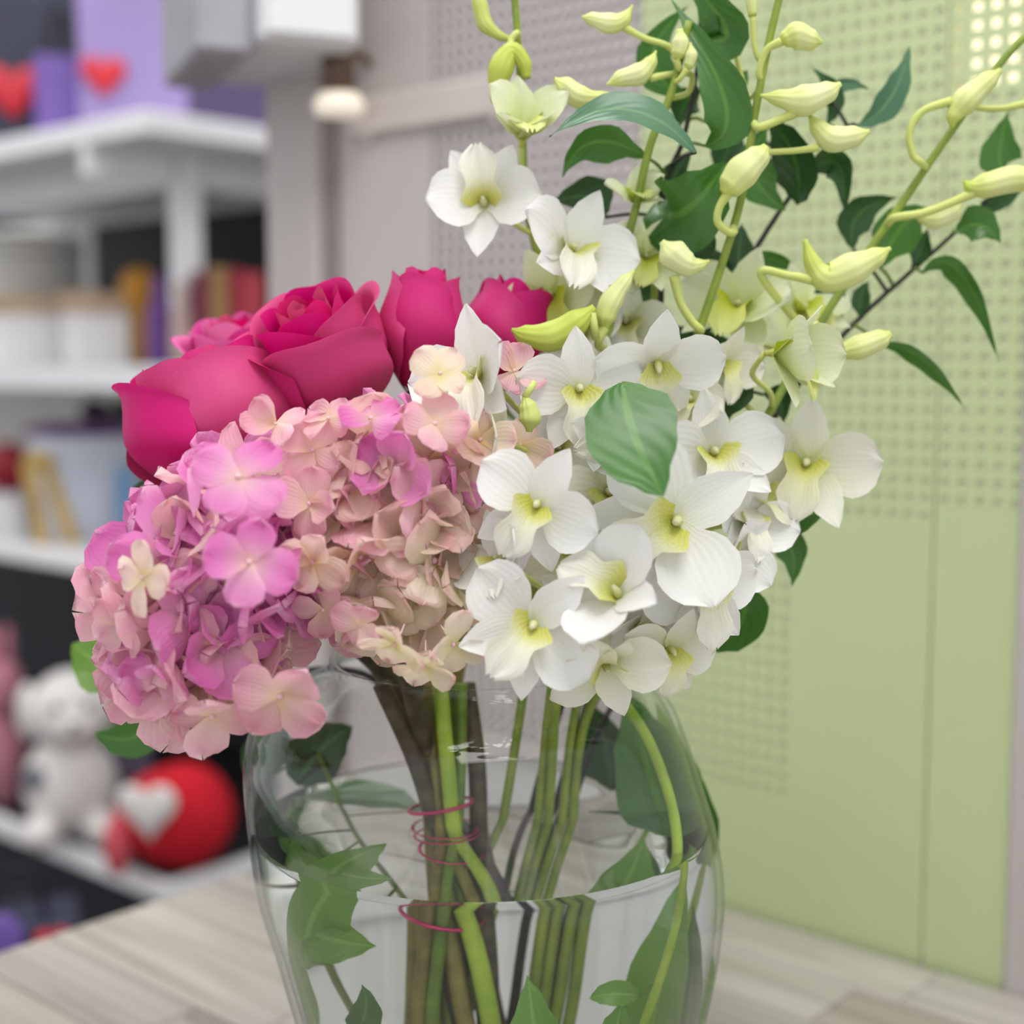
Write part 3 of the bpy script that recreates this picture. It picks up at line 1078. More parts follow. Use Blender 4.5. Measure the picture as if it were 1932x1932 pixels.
wc = [c for (r, z), c in zip(inner, icent) if z < ZW]
wp = [(wp[0][0] + 0.0001, ZW)] + wp
wc = [wc[0]] + wc
wv, wf = [], []
for k, ((r, z), c) in enumerate(zip(wp, wc)):
    for s_ in range(seg):
        a = 2 * PI * s_ / seg
        wv.append(Vector((c[0] + r * math.cos(a), c[1] + r * math.sin(a), z)))
for k in range(len(wp) - 1):
    for s_ in range(seg):
        s2 = (s_ + 1) % seg
        wf.append((k * seg + s_, (k + 1) * seg + s_, (k + 1) * seg + s2, k * seg + s2))
wf.append(tuple(range(seg)))
wf.append(tuple((len(wp) - 1) * seg + s_ for s_ in reversed(range(seg))))
wme = mesh('water', wv, wf, M_WATER, True)
for pgn in wme.polygons:
    if len(pgn.vertices) > 4:
        pgn.use_smooth = False
add('water', wme, None, None, 'clear water filling the lower part of the glass vase', 'water')

BASE = Vector((fcent[-1][0], 0, 0.014))


def in_vase(i, n, rad=0.022, down=1.0):
    """where the i-th stem of n passes the tie and where it stands on the vase floor"""
    a = 2 * PI * i / n + 0.4
    tie = P(842, 1600, 0.0) + Vector((math.cos(a) * 0.006, math.sin(a) * 0.006, 0))
    foot = BASE + Vector((math.cos(a + 0.5) * rad - 0.006, math.sin(a + 0.5) * rad, 0))
    return tie, foot


# ------------------------------------------------------------------ petal and leaf shapes
T_PETAL = [(0, .16), (.15, .42), (.4, .88), (.62, 1), (.84, .84), (.96, .45), (1, .06)]
T_SEPAL = [(0, .34), (.2, .8), (.45, 1), (.7, .78), (.9, .34), (1, .03)]
T_LIP = [(0, .55), (.3, 1), (.52, .62), (.78, .82), (.93, .6), (1, .2)]
T_HYD = [(0, .10), (.15, .45), (.45, .95), (.7, 1), (.88, .74), (.97, .36), (1, .06)]
T_LEAF = [(0, .03), (.1, .38), (.32, 1), (.55, .92), (.8, .45), (.94, .12), (1, .0)]
T_SLIM = [(0, .05), (.15, .5), (.4, 1), (.65, .8), (.9, .25), (1, .0)]
T_ROUND = [(0, .05), (.08, .5), (.3, .98), (.5, 1), (.75, .75), (.92, .3), (1, .0)]


def tepal(name, tab, L_, W_, cup, bend, mat, ruf=0.0, nu=8, nv=10, ph=0.0, rib=0.0):
    def fn(u, v):
        q = 2 * u - 1
        w = table_i(tab, v) * W_ / 2
        z = cup * q * q * w + bend * v * v * L_ + ruf * math.sin(q * 5 + ph) * v * v * L_ - rib * math.exp(-(q * 4) ** 2) * w
        return Vector((q * w, v * L_, z))
    return grid(name, fn, nu, nv, mat)


def lip_mesh(name, L_, W_, mat, nu=10, nv=10):
    def fn(u, v):
        q = 2 * u - 1
        w = table_i(T_LIP, v) * W_ / 2
        side = (1 - v) ** 0.7
        z = side * 0.85 * abs(q) ** 1.6 * w + 0.16 * L_ * math.sin(v * PI * 0.9) - 0.35 * L_ * v * v + 0.05 * L_ * math.sin(q * 7) * v * v
        return Vector((q * w * (1 - 0.25 * side), v * L_, z))
    return grid(name, fn, nu, nv, mat)


def rotm(axis, deg):
    return Matrix.Rotation(math.radians(deg), 4, axis)


FLM = {}


def flower_meshes(mat, var):
    k = (mat, var)
    if k in FLM:
        return FLM[k]
    pm_ = ORC[mat]
    d = {
        'petal': [tepal('petal', T_PETAL, 1.02, 0.94, 0.20, -0.12, pm_, 0.03, ph=i * 2.0, rib=0.05) for i in range(2)],
        'sepal': [tepal('sepal', T_SEPAL, 0.98, 0.56, 0.18, -0.06, pm_, 0.01, ph=i, rib=0.06) for i in range(2)],
        'lip': [lip_mesh('lip', 0.85, 0.80, LIP[mat])],
    }
    cv = join_vf([tube_vf([(0, 0.0, -0.14), (0, 0.02, 0.0), (0, 0.05, 0.14), (0, 0.02, 0.26)], [0.04, 0.06, 0.062, 0.03], 8, 3)])
    d['column'] = mesh('flower', cv[0], cv[1], LIP['white'], True, [(a, 0.05 + 0.4 * b) for a, b in cv[2]])
    # a short spur behind the flower
    FLM[k] = d
    return d


VAR = {  # forward tilt of petal, dorsal sepal, lateral sepals, lip
    'open': (12, 8, 10, 42),
    'flat': (-6, -8, -4, 50),
    'cup': (52, 48, 46, 58),
    'half': (34, 26, 24, 50),
}


def nearest(path, p, below=0.012):
    best = min(path, key=lambda q: (q - (p - Vector((0, 0, below)))).length)
    return best


def orchid_flower(spray, path, px, py, y, size, face, roll, var, mat, skip=()):
    o = P(px, py, y)
    n = Vector((face[0], -face[2], face[1]))
    rr = math.radians(roll)
    up = Vector((math.sin(rr), 0.0, math.cos(rr)))
    sc = size * 1.12 * S(y)
    m = frame(o, n, up) @ Matrix.Scale(sc, 4)
    d = flower_meshes(mat, var)
    fl = add('flower', d['column'], spray, m)
    tp, ts, tl, tlip = VAR[var]
    rj = random.Random(int(px * 7 + py))
    j = lambda a: rj.uniform(-a, a)
    for s_ in (-1, 1):
        a = -s_ * (82 + j(8))
        add('petal', d['petal'][0 if s_ < 0 else 1], fl, m @ rotm('Z', a) @ rotm('X', tp + j(15)) @ rotm('Y', j(24)))
        a = -s_ * (142 + j(7))
        add('sepal', d['sepal'][0 if s_ < 0 else 1], fl, m @ rotm('Z', a) @ rotm('X', tl + j(15)) @ rotm('Y', j(24)))
    add('sepal', d['sepal'][0], fl, m @ rotm('Z', j(8)) @ rotm('X', ts + j(9)))
    add('lip', d['lip'][0], fl, m @ rotm('Z', 180 + j(6)) @ rotm('X', tlip + j(8)))
    b0 = m @ Vector((0, 0, -0.14))
    b1 = m @ Vector((0, -0.1, -0.45))
    q = nearest(path, b0)
    if (q - b0).length > 0.035:
        q = b0 + (q - b0).normalized() * 0.035
    add('pedicel', tube('pedicel', [b0, b1.lerp(q, 0.3), b0.lerp(q, 0.7), q], [0.0011] * 4, M_PED, 6, 4), fl)
    return fl


def bud(spray, path, pts, y, ped=None, green=False, pr=7):
    """pts: (px,py,radius px) along the bud; ped: pixel points from the bud to the main stem"""
    s_ = S(y)
    w = [P(a, b, y) for a, b, c in pts]
    r_ = [max(0.6, c) * s_ for a, b, c in pts]
    body = add('bud', tube('bud', w, r_, M_BUDG if green else M_BUD, 12, 6), spray)
    if ped:
        q = [P(a, b, y + 0.001 * k) for k, (a, b) in enumerate(ped)]
        e = min(path, key=lambda t: (t - q[-1]).length)
        if (e - q[-1]).length < 0.04:
            q.append(e)
        add('pedicel', tube('pedicel', q, [pr * s_ * 1.25] + [pr * s_] * (len(q) - 1), M_PED, 7, 6), body)
    return body


def leaf(parent, base, mid, tip, width, tilt, mat, tab=T_LEAF, cup=0.25, y=None, stem=None, pet=None, wav=0.03):
    def v3(p):
        return P(*p) if y is None or len(p) == 3 else P(p[0], p[1], y)
    b, c, t = v3(base), v3(mid), v3(tip)
    ctl = c * 2 - (b + t) * 0.5
    w_m = width * S(c.y)
    ti = math.radians(tilt)

    def fr(v):
        p = b * (1 - v) ** 2 + ctl * 2 * v * (1 - v) + t * v * v
        T = ((ctl - b) * (1 - v) + (t - ctl) * v)
        T.normalize()
        n = (CAM - p)
        n = n - T * n.dot(T)
        n.normalize()
        B = T.cross(n)
        N = n * math.cos(ti) + B * math.sin(ti)
        B2 = T.cross(N)
        return p, B2, N

    def fn(u, v):
        q = 2 * u - 1
        p, B, N = fr(v)
        w = table_i(tab, v) * w_m / 2
        return p + B * (q * w) + N * (cup * abs(q) ** 1.4 * w + wav * math.sin(v * 9 + q * 2) * w_m * abs(q))
    nu, nv = 8, 14
    verts, uvs, faces = [], [], []
    for j_ in range(nv + 1):
        for i_ in range(nu + 1):
            verts.append(fn(i_ / nu, j_ / nv))
            uvs.append((i_ / nu, j_ / nv))
    for j_ in range(nv):
        for i_ in range(nu):
            a = j_ * (nu + 1) + i_
            faces.append((a, a + 1, a + nu + 2, a + nu + 1))
    ob = add('leaf', mesh('leaf', verts, faces, mat, True, uvs), parent)
    if stem is not None:
        e = min(stem, key=lambda q: (q - b).length)
        if (e - b).length > 0.0015:
            add('petiole', tube('petiole', [e, e.lerp(b, 0.5) + Vector((0, 0, 0.001)), b], [0.0008, 0.0007, 0.0006], M_TWIG if mat in (M_LEAFD, M_LEAFB) else M_GSTEM, 6, 4), ob)
    return ob


def stem_path(pts, n=8):
    return catmull(pts, n)[0]


def add_stem(parent, pts, radii, mat, name='stem', seg=10):
    return add(name, tube(name, pts, radii, mat, seg, 8), parent)


# ------------------------------------------------------------------ hydrangeas
HP = {}


def hyd_meshes(kind):
    if kind not in HP:
        rj = random.Random(11)
        HP[kind] = [tepal('petal', T_HYD, 1.0, 0.98 + 0.12 * rj.random(), rj.uniform(-0.4, 0.6), rj.uniform(-0.42, 0.28), HYD[kind], rj.uniform(0.05, 0.14), 8, 11, ph=rj.uniform(0, 6), rib=0.06) for _ in range(9)]
    return HP[kind]


bead_v = blob_vf((0, 0, 0.03), (0.07, 0.07, 0.06), 8, 5)
pedv = tube_vf([(0, 0, 0.0), (0.02, 0, -0.5), (0, 0.02, -0.9)], [0.025, 0.022, 0.022], 6, 3)
bv_, bf_, bu_ = join_vf([bead_v, pedv])
BEAD = mesh('floret', bv_, bf_, M_HYDBEAD, True)


def floret(head, o, nrm, size, kind, rj, spin=None, tilt=(-4, 46)):
    m = frame(o, nrm, (rj.uniform(-1, 1), rj.uniform(-.3, .3), rj.uniform(-1, 1)) if spin is None else spin) @ Matrix.Scale(size, 4)
    fl = add('floret', BEAD, head, m)
    ms = hyd_meshes(kind)
    for k in range(4):
        mm = m @ rotm('Z', 90 * k + rj.uniform(-9, 9)) @ rotm('X', rj.uniform(*tilt)) @ rotm('Y', rj.uniform(-26, 26))
        mm = mm @ Matrix.Scale(rj.uniform(0.88, 1.1), 4)
        add('petal', rj.choice(ms), fl, mm)
    return fl


def hydrangea(label, cpx, cpy, y, rx, ry, rz, count, fsize, kindfn, seed, stem_pts, lean=0.0, skipfn=None, mirror=False):
    rj = random.Random(seed)
    c = P(cpx, cpy, y)
    s_ = S(y)
    head = thing('hydrangea', label, 'flower', stem_pts[-1], 'pink hydrangea heads')
    ax = Vector((rx * s_, ry * s_, rz * s_))
    core = add('flower_core', blob('flower_core', (0, 0, 0), (ax.x * 0.62, ax.y * 0.62, ax.z * 0.62), M_HYDCORE, 18, 12), head, Matrix.Translation(c))
    ga = PI * (3 - math.sqrt(5))
    for i in range(count):
        zz = 1 - 2 * (i + 0.5) / count
        rr = math.sqrt(1 - zz * zz)
        a = ga * i + seed
        d = Vector((rr * math.cos(a), rr * math.sin(a), zz))
        if d.y > 0.55:
            continue
        k = rj.uniform(0.72, 0.98)
        o = c + Vector((d.x * ax.x, d.y * ax.y, d.z * ax.z)) * k
        o.x += lean * d.z * ax.z
        if skipfn and skipfn(o, d):
            continue
        nr = Vector((d.x / ax.x, d.y / ax.y, d.z / ax.z)).normalized()
        nr = (nr + Vector((rj.uniform(-.65, .65), rj.uniform(-.5, .4), rj.uniform(-.4, .7)))).normalized()
        floret(head, o, nr, fsize * s_ * rj.uniform(0.85, 1.15), kindfn(d, rj), rj)
    for i in range(count // 2):
        zz = 1 - 2 * (i + 0.5) / (count // 2)
        rr = math.sqrt(1 - zz * zz)
        a = ga * i + seed + 1.3
        d = Vector((rr * math.cos(a), rr * math.sin(a), zz))
        if d.y > 0.35:
            continue
        o = c + Vector((d.x * ax.x, d.y * ax.y, d.z * ax.z)) * rj.uniform(0.6, 0.72)
        nr = (d + Vector((rj.uniform(-.5, .5), rj.uniform(-.5, .2), rj.uniform(-.5, .5)))).normalized()
        floret(head, o, nr, fsize * s_ * 0.95, 'peach' if rj.random() < .5 else kindfn(d, rj), rj)
    pts = [c + Vector((0, 0, -ax.z * 0.3))] + stem_pts
    add_stem(head, pts, [0.0042] * len(pts), M_HYDSTEM)
    return head


def kind_left(d, rj):
    v = rj.random()
    if d.z > 0.25:
        return 'pink' if v < 0.8 else 'soft'
    if d.x < -0.45 and d.z > -0.4:
        return 'cream' if v < 0.22 else ('soft' if v < 0.6 else 'pink')
    if d.z < -0.45:
        return 'pink' if v < 0.35 else ('soft' if v < 0.85 else 'cream')
    return 'pink' if v < 0.6 else 'soft'


def kind_mid(d, rj):
    v = rj.random()
    if d.z > 0.35:
        return 'pink' if v < 0.35 else ('soft' if v < 0.8 else 'peach')
    if d.z < -0.2 and d.x > -0.3:
        return 'cream' if v < 0.75 else 'peach'
    return 'peach' if v < 0.5 else ('soft' if v < 0.75 else 'cream')


tie, foot = in_vase(0, 9)
hl = hydrangea('bright pink hydrangea head leaning over the left side of the vase', 404, 1115, -0.055, 172, 165, 250, 72, 106, kind_left, 3.0,
               [P(560, 1150, -0.015), P(690, 1230, 0.0), P(760, 1330, 0.005), tie, foot], 0.24)
tie, foot = in_vase(2, 9)
hm = hydrangea('peach and cream hydrangea head in the middle of the bouquet', 745, 1000, -0.05, 168, 160, 228, 76, 92, kind_mid, 8.0,
               [P(775, 1270, -0.03), P(795, 1380, -0.01), tie, foot])
rj = random.Random(21)
# the big drooping floret below the left head and a few at its margins
for (px, py, y, sz, nrm, kind, spin) in (
        (528, 1312, -0.098, 98, (0.1, -0.9, -0.2), 'soft', (0.6, 0, 1)),
        (400, 1350, -0.09, 84, (-0.1, -0.8, -0.55), 'soft', (0.2, 0, 1)),
        (300, 1290, -0.085, 80, (-0.45, -0.75, -0.35), 'pink', (0.5, 0, 1)),
        (450, 900, -0.105, 92, (0.05, -0.85, 0.5), 'pink', (0.45, 0, 1)),
        (470, 1060, -0.115, 88, (0.1, -1.0, 0.05), 'pink', (0.3, 0, 1)),
        (270, 1090, -0.10, 72, (-0.5, -0.8, 0.2), 'cream', (0.3, 0, 1)),
        (235, 1180, -0.085, 70, (-0.7, -0.6, 0.0), 'soft', (0.9, 0, .3))):
    floret(hl, P(px, py, y), Vector(nrm), sz * S(y), kind, rj, spin, (0, 18))
for (px, py, y, sz, nrm, kind, spin) in (
        (800, 1255, -0.085, 68, (0.0, -0.75, -0.6), 'cream', (0.2, 0, 1)),
        (745, 1215, -0.09, 70, (-0.2, -0.8, -0.4), 'cream', (0.5, 0, 1)),
        (855, 1215, -0.085, 66, (0.4, -0.7, -0.4), 'cream', (0.1, 0, 1)),
        (680, 1180, -0.085, 58, (-0.4, -0.8, -0.3), 'soft', (0.6, 0, 1)),
        (700, 790, -0.075, 66, (-0.1, -0.6, 0.8), 'pink', (0.5, 0, 1)),
        (820, 800, -0.08, 70, (0.2, -0.7, 0.6), 'soft', (0.2, 0, 1)),
        (830, 705, -0.075, 58, (0.1, -0.95, 0.4), 'cream', (0.8, 0, 1)),
        (905, 830, -0.065, 70, (0.4, -0.8, 0.3), 'peach', (0.1, 0, 1)),
        (980, 840, -0.045, 66, (0.4, -0.8, 0.2), 'peach', (0.6, 0, 1)),
        (970, 700, -0.04, 60, (0.3, -0.8, 0.5), 'soft', (0.4, 0, 1)),
        (620, 790, -0.07, 56, (-0.3, -0.6, 0.7), 'soft', (0.2, 0, 1)),
        (520, 800, -0.072, 62, (-0.2, -0.8, 0.5), 'soft', (0.9, 0, .5)),
        (590, 850, -0.07, 70, (-0.1, -0.9, 0.4), 'soft', (0.5, 0, 1)),
        (585, 950, -0.08, 74, (-0.1, -1.0, 0.1), 'soft', (0.2, 0, 1)),
        (590, 1060, -0.085, 70, (-0.2, -1.0, 0.0), 'peach', (0.7, 0, 1)),
        (610, 1150, -0.075, 66, (-0.2, -0.9, -0.3), 'soft', (0.1, 0, 1))):
    floret(hm, P(px, py, y), Vector(nrm), sz * S(y), kind, rj, spin, (4, 24))


# ------------------------------------------------------------------ roses
def rose_petal(name, az, rm, h, span, curl, inn, mat, ph=0.0, tipw=0.24, nu=14, nv=14):
    def fn(u, v):
        q = 2 * u - 1
        k = min(1.0, v / 0.6)
        r = rm * (0.22 + 0.78 * math.sin(PI / 2 * k) ** 0.9)
        if v > 0.6:
            r *= 1 - inn * (v - 0.6) / 0.4
        c = max(0.0, (v - 0.80) / 0.20)
        r += curl * c * c * rm * (0.7 + 0.3 * math.cos(q * 2))
        a = az + q * span * (0.35 + 0.65 * math.sin(PI / 2 * min(1, v / 0.45)))
        r *= 1 + 0.07 * q + 0.012 * math.sin(5 * q + ph)
        z = h * (v * (1 - tipw * abs(q) ** 2.6) - 0.5) - curl * 0.30 * c ** 3 * h + 0.012 * h * math.sin(6 * q + ph) * v
        return Vector((r * math.cos(a), r * math.sin(a), z))
    return grid(name, fn, nu, nv, mat)


def rose(label, cpx, cpy, y, diam, height, axis, spin, layers, stem_pts, outer=M_ROSE):
    s_ = S(y)
    o = P(cpx, cpy, y)
    n_ = Vector((axis[0], -axis[2], axis[1]))
    m = frame(o, n_, (0, -1, 0.2)) @ rotm('Z', spin)
    R = diam / 2 * s_
    H = height * s_
    r = thing('rose', label, 'flower', stem_pts[-1], 'hot pink roses')
    rj = random.Random(int(cpx + cpy))
    k = 0
    for (frac, hf, cnt, span, curl, inn, inner_) in layers:
        for i in range(cnt):
            az = 2 * PI * i / cnt + k * 0.9 + rj.uniform(-.15, .15)
            me_ = rose_petal('petal', az, R * frac, H * hf, span * rj.uniform(0.92, 1.08), curl * rj.uniform(0.7, 1.2), inn, M_ROSEIN if inner_ else outer, rj.uniform(0, 6))
            add('petal', me_, r, m @ Matrix.Translation((0, 0, H * (hf - 1) * 0.5)))
        k += 1
    # receptacle with green sepals and the stem
    add('receptacle', blob('receptacle', (0, 0, -H * 0.53), (R * 0.26, R * 0.26, H * 0.09), M_SEPAL, 14, 8), r, m)
    for i in range(5):
        a = 2 * PI * i / 5
        sm = m @ Matrix.Translation((0, 0, -H * 0.54)) @ Matrix.Rotation(a, 4, 'Z') @ rotm('X', -55)
        add('sepal', tepal('sepal', T_SLIM, R * 1.1, R * 0.28, 0.2, 0.35, M_SEPAL, 0.0, 4, 8), r, sm)
    b0 = m @ Vector((0, 0, -H * 0.58))
    pts = [b0] + stem_pts
    add_stem(r, pts, [0.0028] * len(pts), M_OLIVE)
    return r


FULL = [(0.16, 0.92, 3, 1.3, 0.0, 0.5, True), (0.30, 0.97, 3, 1.25, 0.04, 0.35, True), (0.46, 1.0, 4, 1.05, 0.08, 0.25, True),
        (0.64, 1.0, 4, 1.05, 0.10, 0.2, False), (0.82, 0.98, 4, 1.05, 0.16, 0.14, False), (1.0, 0.90, 4, 1.1, 0.20, 0.05, False)]
FULLA = [(0.16, 0.92, 3, 1.3, 0.0, 0.5, True), (0.30, 0.97, 3, 1.25, 0.02, 0.35, True), (0.46, 1.0, 4, 1.05, 0.04, 0.3, True),
         (0.66, 1.0, 4, 1.0, 0.08, 0.28, False), (0.84, 1.0, 4, 1.05, 0.10, 0.26, False), (1.0, 0.97, 4, 1.08, 0.12, 0.22, False)]
BUDR = [(0.22, 0.93, 3, 1.3, 0.0, 0.5, True), (0.45, 0.97, 3, 1.4, 0.03, 0.48, True), (0.72, 1.0, 4, 1.25, 0.08, 0.42, False), (1.0, 0.97, 4, 1.25, 0.14, 0.36, False)]
tie, foot = in_vase(1, 9)
rose('large hot pink rose at the left edge with a drooping outer petal', 405, 800, -0.015, 345, 285, (-0.30, 0.92, 0.02), 40, FULLA,
     [P(560, 1050, 0.02), P(735, 1300, 0.005), tie, foot])
tie, foot = in_vase(3, 9)
rose('hot pink rose with its spiral heart showing in the centre of the row', 610, 675, -0.012, 260, 255, (-0.30, 0.84, 0.40), 15, FULL,
     [P(680, 950, 0.02), P(770, 1290, 0.01), tie, foot])
tie, foot = in_vase(4, 9)
rose('tall half open hot pink rose beside the white orchid petal', 795, 622, -0.004, 165, 240, (0.08, 1.0, 0.02), 25, BUDR,
     [P(790, 950, 0.03), P(810, 1290, 0.02), tie, foot])
tie, foot = in_vase(5, 9)
rose('dark pink rose partly hidden behind the orchids', 960, 625, 0.012, 180, 200, (0.25, 0.95, 0.05), 70, BUDR,
     [P(930, 950, 0.04), P(860, 1290, 0.02), tie, foot])
tie, foot = in_vase(6, 9)
rose('bright pink rose peeking out at the back of the row', 448, 690, 0.05, 190, 190, (-0.1, 0.95, 0.2), 10, FULL,
     [P(600, 1000, 0.05), P(760, 1290, 0.03), tie, foot], M_ROSEPALE)

# ------------------------------------------------------------------ orchid sprays
def spray(label, top_pts, low_pts, r0=0.0020, r1=0.0014):
    pts = [P(*p) for p in top_pts + low_pts]
    sp = thing('orchid_spray', label, 'flower', pts[-1], 'white orchid sprays')
    n_ = len(pts)
    add_stem(sp, pts, [r1 + (r0 - r1) * i / (n_ - 1) for i in range(n_)], M_OSTEM)
    return sp, stem_path(pts)


s1, p1 = spray('leftmost orchid spray with hooked green buds above the roses',
               [(968, -40, 0.02), (976, 60, 0.02), (985, 220, 0.02), (992, 380, 0.02), (1030, 560, 0.015), (1045, 800, 0.01)],
               [(1010, 1100, 0.0), (985, 1320, 0.0), (940, 1600, 0.0), (880, 1930, 0.0), (850, 2180, 0.0)])
s2, p2 = spray('orchid spray between the arching leaf and the large round leaf',
               [(1300, 40, 0.005), (1268, 170, 0.005), (1228, 270, 0.005), (1200, 390, 0.005), (1172, 500, 0.005), (1130, 720, 0.0)],
               [(1080, 1000, 0.0), (1040, 1300, -0.01), (1010, 1600, 0.0), (975, 1930, 0.0), (955, 2180, 0.0)])
s3, p3 = spray('tallest orchid spray with pale buds beside the green panel',
               [(1482, -50, 0.0), (1455, 60, 0.0), (1425, 210, 0.0), (1392, 400, 0.0), (1310, 650, 0.0), (1255, 800, 0.0)],
               [(1180, 1080, 0.0), (1090, 1320, 0.0), (1055, 1600, 0.0), (1010, 1930, 0.0), (985, 2180, 0.0)])
s4, p4 = spray('orchid spray leaning furthest right in front of the green panel',
               [(1985, 20, 0.02), (1895, 110, 0.02), (1800, 240, 0.02), (1690, 400, 0.02), (1560, 590, 0.015), (1440, 800, 0.0)],
               [(1290, 1080, 0.0), (1115, 1330, 0.0), (1075, 1600, 0.0), (1030, 1930, 0.0), (1000, 2180, 0.0)])
s5, p5 = spray('short orchid spray in the lower front resting on the vase rim',
               [(1236, 530, 0.02), (1228, 640, 0.015), (1190, 800, 0.0), (1130, 1000, -0.02)],
               [(1075, 1200, -0.03), (1050, 1320, -0.02), (1030, 1600, 0.0), (990, 1930, 0.0), (970, 2180, 0.0)])

FL = [
    # spray, px, py, y, size, face(right, up, towards), roll, variant, colour
    (1, 985, 262, 0.005, 105, (0.05, 0.75, 0.55), 0, 'cup', 'green'),
    (1, 915, 382, 0.008, 108, (-0.12, 0.25, 0.9), 176, 'half', 'white'),
    (1, 1072, 478, 0.0, 118, (0.35, 0.25, 0.9), 20, 'half', 'white'),
    (1, 1040, 560, 0.01, 95, (-0.1, -0.1, 1.0), -20, 'half', 'green'),
    (1, 908, 712, -0.05, 128, (-0.55, 0.25, 0.75), -22, 'half', 'white'),
    (2, 1092, 738, -0.035, 112, (0.1, 0.05, 1.0), -4, 'open', 'white'),
    (2, 1012, 955, -0.075, 118, (-0.15, 0.05, 1.0), 28, 'open', 'white'),
    (2, 945, 830, -0.055, 100, (-0.75, 0.2, 0.55), 15, 'half', 'cream'),
    (3, 1240, 685, -0.03, 112, (0.05, -0.62, 0.7), 0, 'open', 'white'),
    (4, 1350, 690, -0.005, 84, (0.6, -0.1, 0.75), 10, 'half', 'cream'),
    (4, 1460, 668, -0.02, 118, (0.86, -0.05, 0.5), 0, 'cup', 'green'),
    (4, 1395, 588, 0.02, 112, (-0.3, 0.45, 0.8), 15, 'half', 'green'),
    (4, 1522, 878, -0.01, 122, (-0.25, 0.05, 0.95), 6, 'open', 'cream'),
    (3, 1345, 858, -0.02, 120, (0.1, 0.15, 0.95), -8, 'half', 'white'),
    (3, 1272, 985, -0.065, 158, (-0.15, 0.05, 0.95), 62, 'open', 'white'),
    (5, 1150, 935, -0.045, 122, (0.0, 0.2, 1.0), -12, 'half', 'cream'),
    (5, 1003, 1180, -0.085, 132, (-0.1, 0.0, 1.0), 42, 'open', 'white'),
    (5, 1165, 1125, -0.085, 128, (-0.35, 0.65, 0.65), 128, 'half', 'white'),
    (4, 1322, 1112, -0.06, 118, (0.3, 0.0, 0.92), -8, 'open', 'white'),
    (5, 1140, 1245, -0.07, 112, (0.1, -0.45, 0.85), 160, 'half', 'cream'),
    (3, 1262, 1225, -0.065, 92, (0.35, -0.35, 0.85), 8, 'open', 'cream'),
    (2, 1200, 385, 0.01, 66, (0.1, 0.65, 0.6), 0, 'cup', 'green'),
    (2, 1212, 490, 0.015, 84, (0.2, 0.2, 0.9), 25, 'half', 'green'),
    (3, 1180, 612, 0.02, 92, (-0.1, 0.15, 1.0), 10, 'half', 'cream'),
    (5, 1085, 1040, -0.02, 110, (0.0, 0.0, 1.0), 70, 'open', 'cream'),
    (3, 1400, 985, -0.02, 96, (0.5, 0.1, 0.85), 20, 'half', 'white'),
    (4, 1510, 590, 0.03, 88, (0.3, 0.4, 0.8), -10, 'half', 'green'),
    (2, 1055, 850, -0.03, 88, (0.1, 0.2, 1.0), -35, 'half', 'white'),
    (3, 1160, 830, -0.005, 90, (0.2, 0.2, 1.0), 40, 'half', 'cream'),
    (5, 1100, 1140, -0.03, 104, (0.0, 0.1, 1.0), -60, 'half', 'cream'),
    (5, 1240, 1110, -0.03, 100, (0.2, 0.3, 0.9), 100, 'half', 'cream'),
    (4, 1380, 1040, -0.03, 86, (0.6, -0.1, 0.8), 60, 'half', 'white'),
    (3, 1200, 1010, -0.02, 100, (-0.2, 0.1, 1.0), -30, 'half', 'cream'),
    (1, 1120, 500, 0.015, 92, (0.2, 0.3, 0.9), 50, 'half', 'green'),
    (1, 1100, 640, 0.01, 84, (0.0, 0.3, 0.9), -30, 'half', 'white'),
    (5, 1200, 1180, -0.05, 88, (0.3, -0.2, 0.9), 200, 'half', 'white'),
    (5, 950, 1060, -0.07, 96, (-0.6, 0.35, 0.7), -30, 'half', 'white'),
    (3, 1300, 1060, -0.05, 92, (0.2, -0.3, 0.9), 120, 'half', 'white'),
    (4, 1430, 940, -0.015, 84, (0.5, 0.2, 0.85), -40, 'half', 'cream'),
    (2, 1120, 820, -0.04, 84, (0.4, -0.2, 0.9), 80, 'cup', 'white'),
    (3, 1300, 760, -0.01, 92, (-0.2, 0.3, 0.9), 40, 'half', 'cream'),
]
SP = {1: (s1, p1), 2: (s2, p2), 3: (s3, p3), 4: (s4, p4), 5: (s5, p5)}
for (k, px, py, y, sz, fc, ro, va, co) in FL:
    orchid_flower(SP[k][0], SP[k][1], px, py, y, sz, fc, ro, va, co)

# buds: points along the body (px, py, radius px), pedicel pixels to the stem
bud(s1, p1, [(898, -20, 8), (906, 12, 15), (915, 45, 15), (940, 66, 9), (962, 74, 5)], 0.02, [(962, 74), (974, 88)], True, 5)
bud(s1, p1, [(945, 212, 3), (938, 180, 15), (945, 130, 24), (966, 96, 17), (988, 118, 14), (994, 148, 8)], 0.012, [(966, 92), (964, 76), (976, 62)], True, 6)
bud(s2, p2, [(1098, 32, 3), (1118, 36, 13), (1150, 44, 19), (1175, 38, 15), (1194, 10, 2)], 0.01, [(1178, 52), (1215, 72), (1258, 86), (1278, 104)], False, 6)
bud(s2, p2, [(1145, 160, 3), (1172, 148, 16), (1205, 140, 21), (1226, 120, 14), (1238, 96, 2)], 0.006, [(1226, 148), (1270, 140), (1305, 142), (1298, 175), (1262, 186)], False, 6)
bud(s2, p2, [(1046, 148, 4), (1066, 164, 20), (1095, 184, 22), (1130, 184, 12), (1164, 176, 3)], 0.004, [(1130, 188), (1180, 190), (1215, 215), (1240, 235)], False, 6)
bud(s2, p2, [(1282, 55, 6), (1284, 80, 16), (1280, 100, 14), (1276, 112, 7)], 0.002, [(1276, 112), (1282, 130)], False, 6)
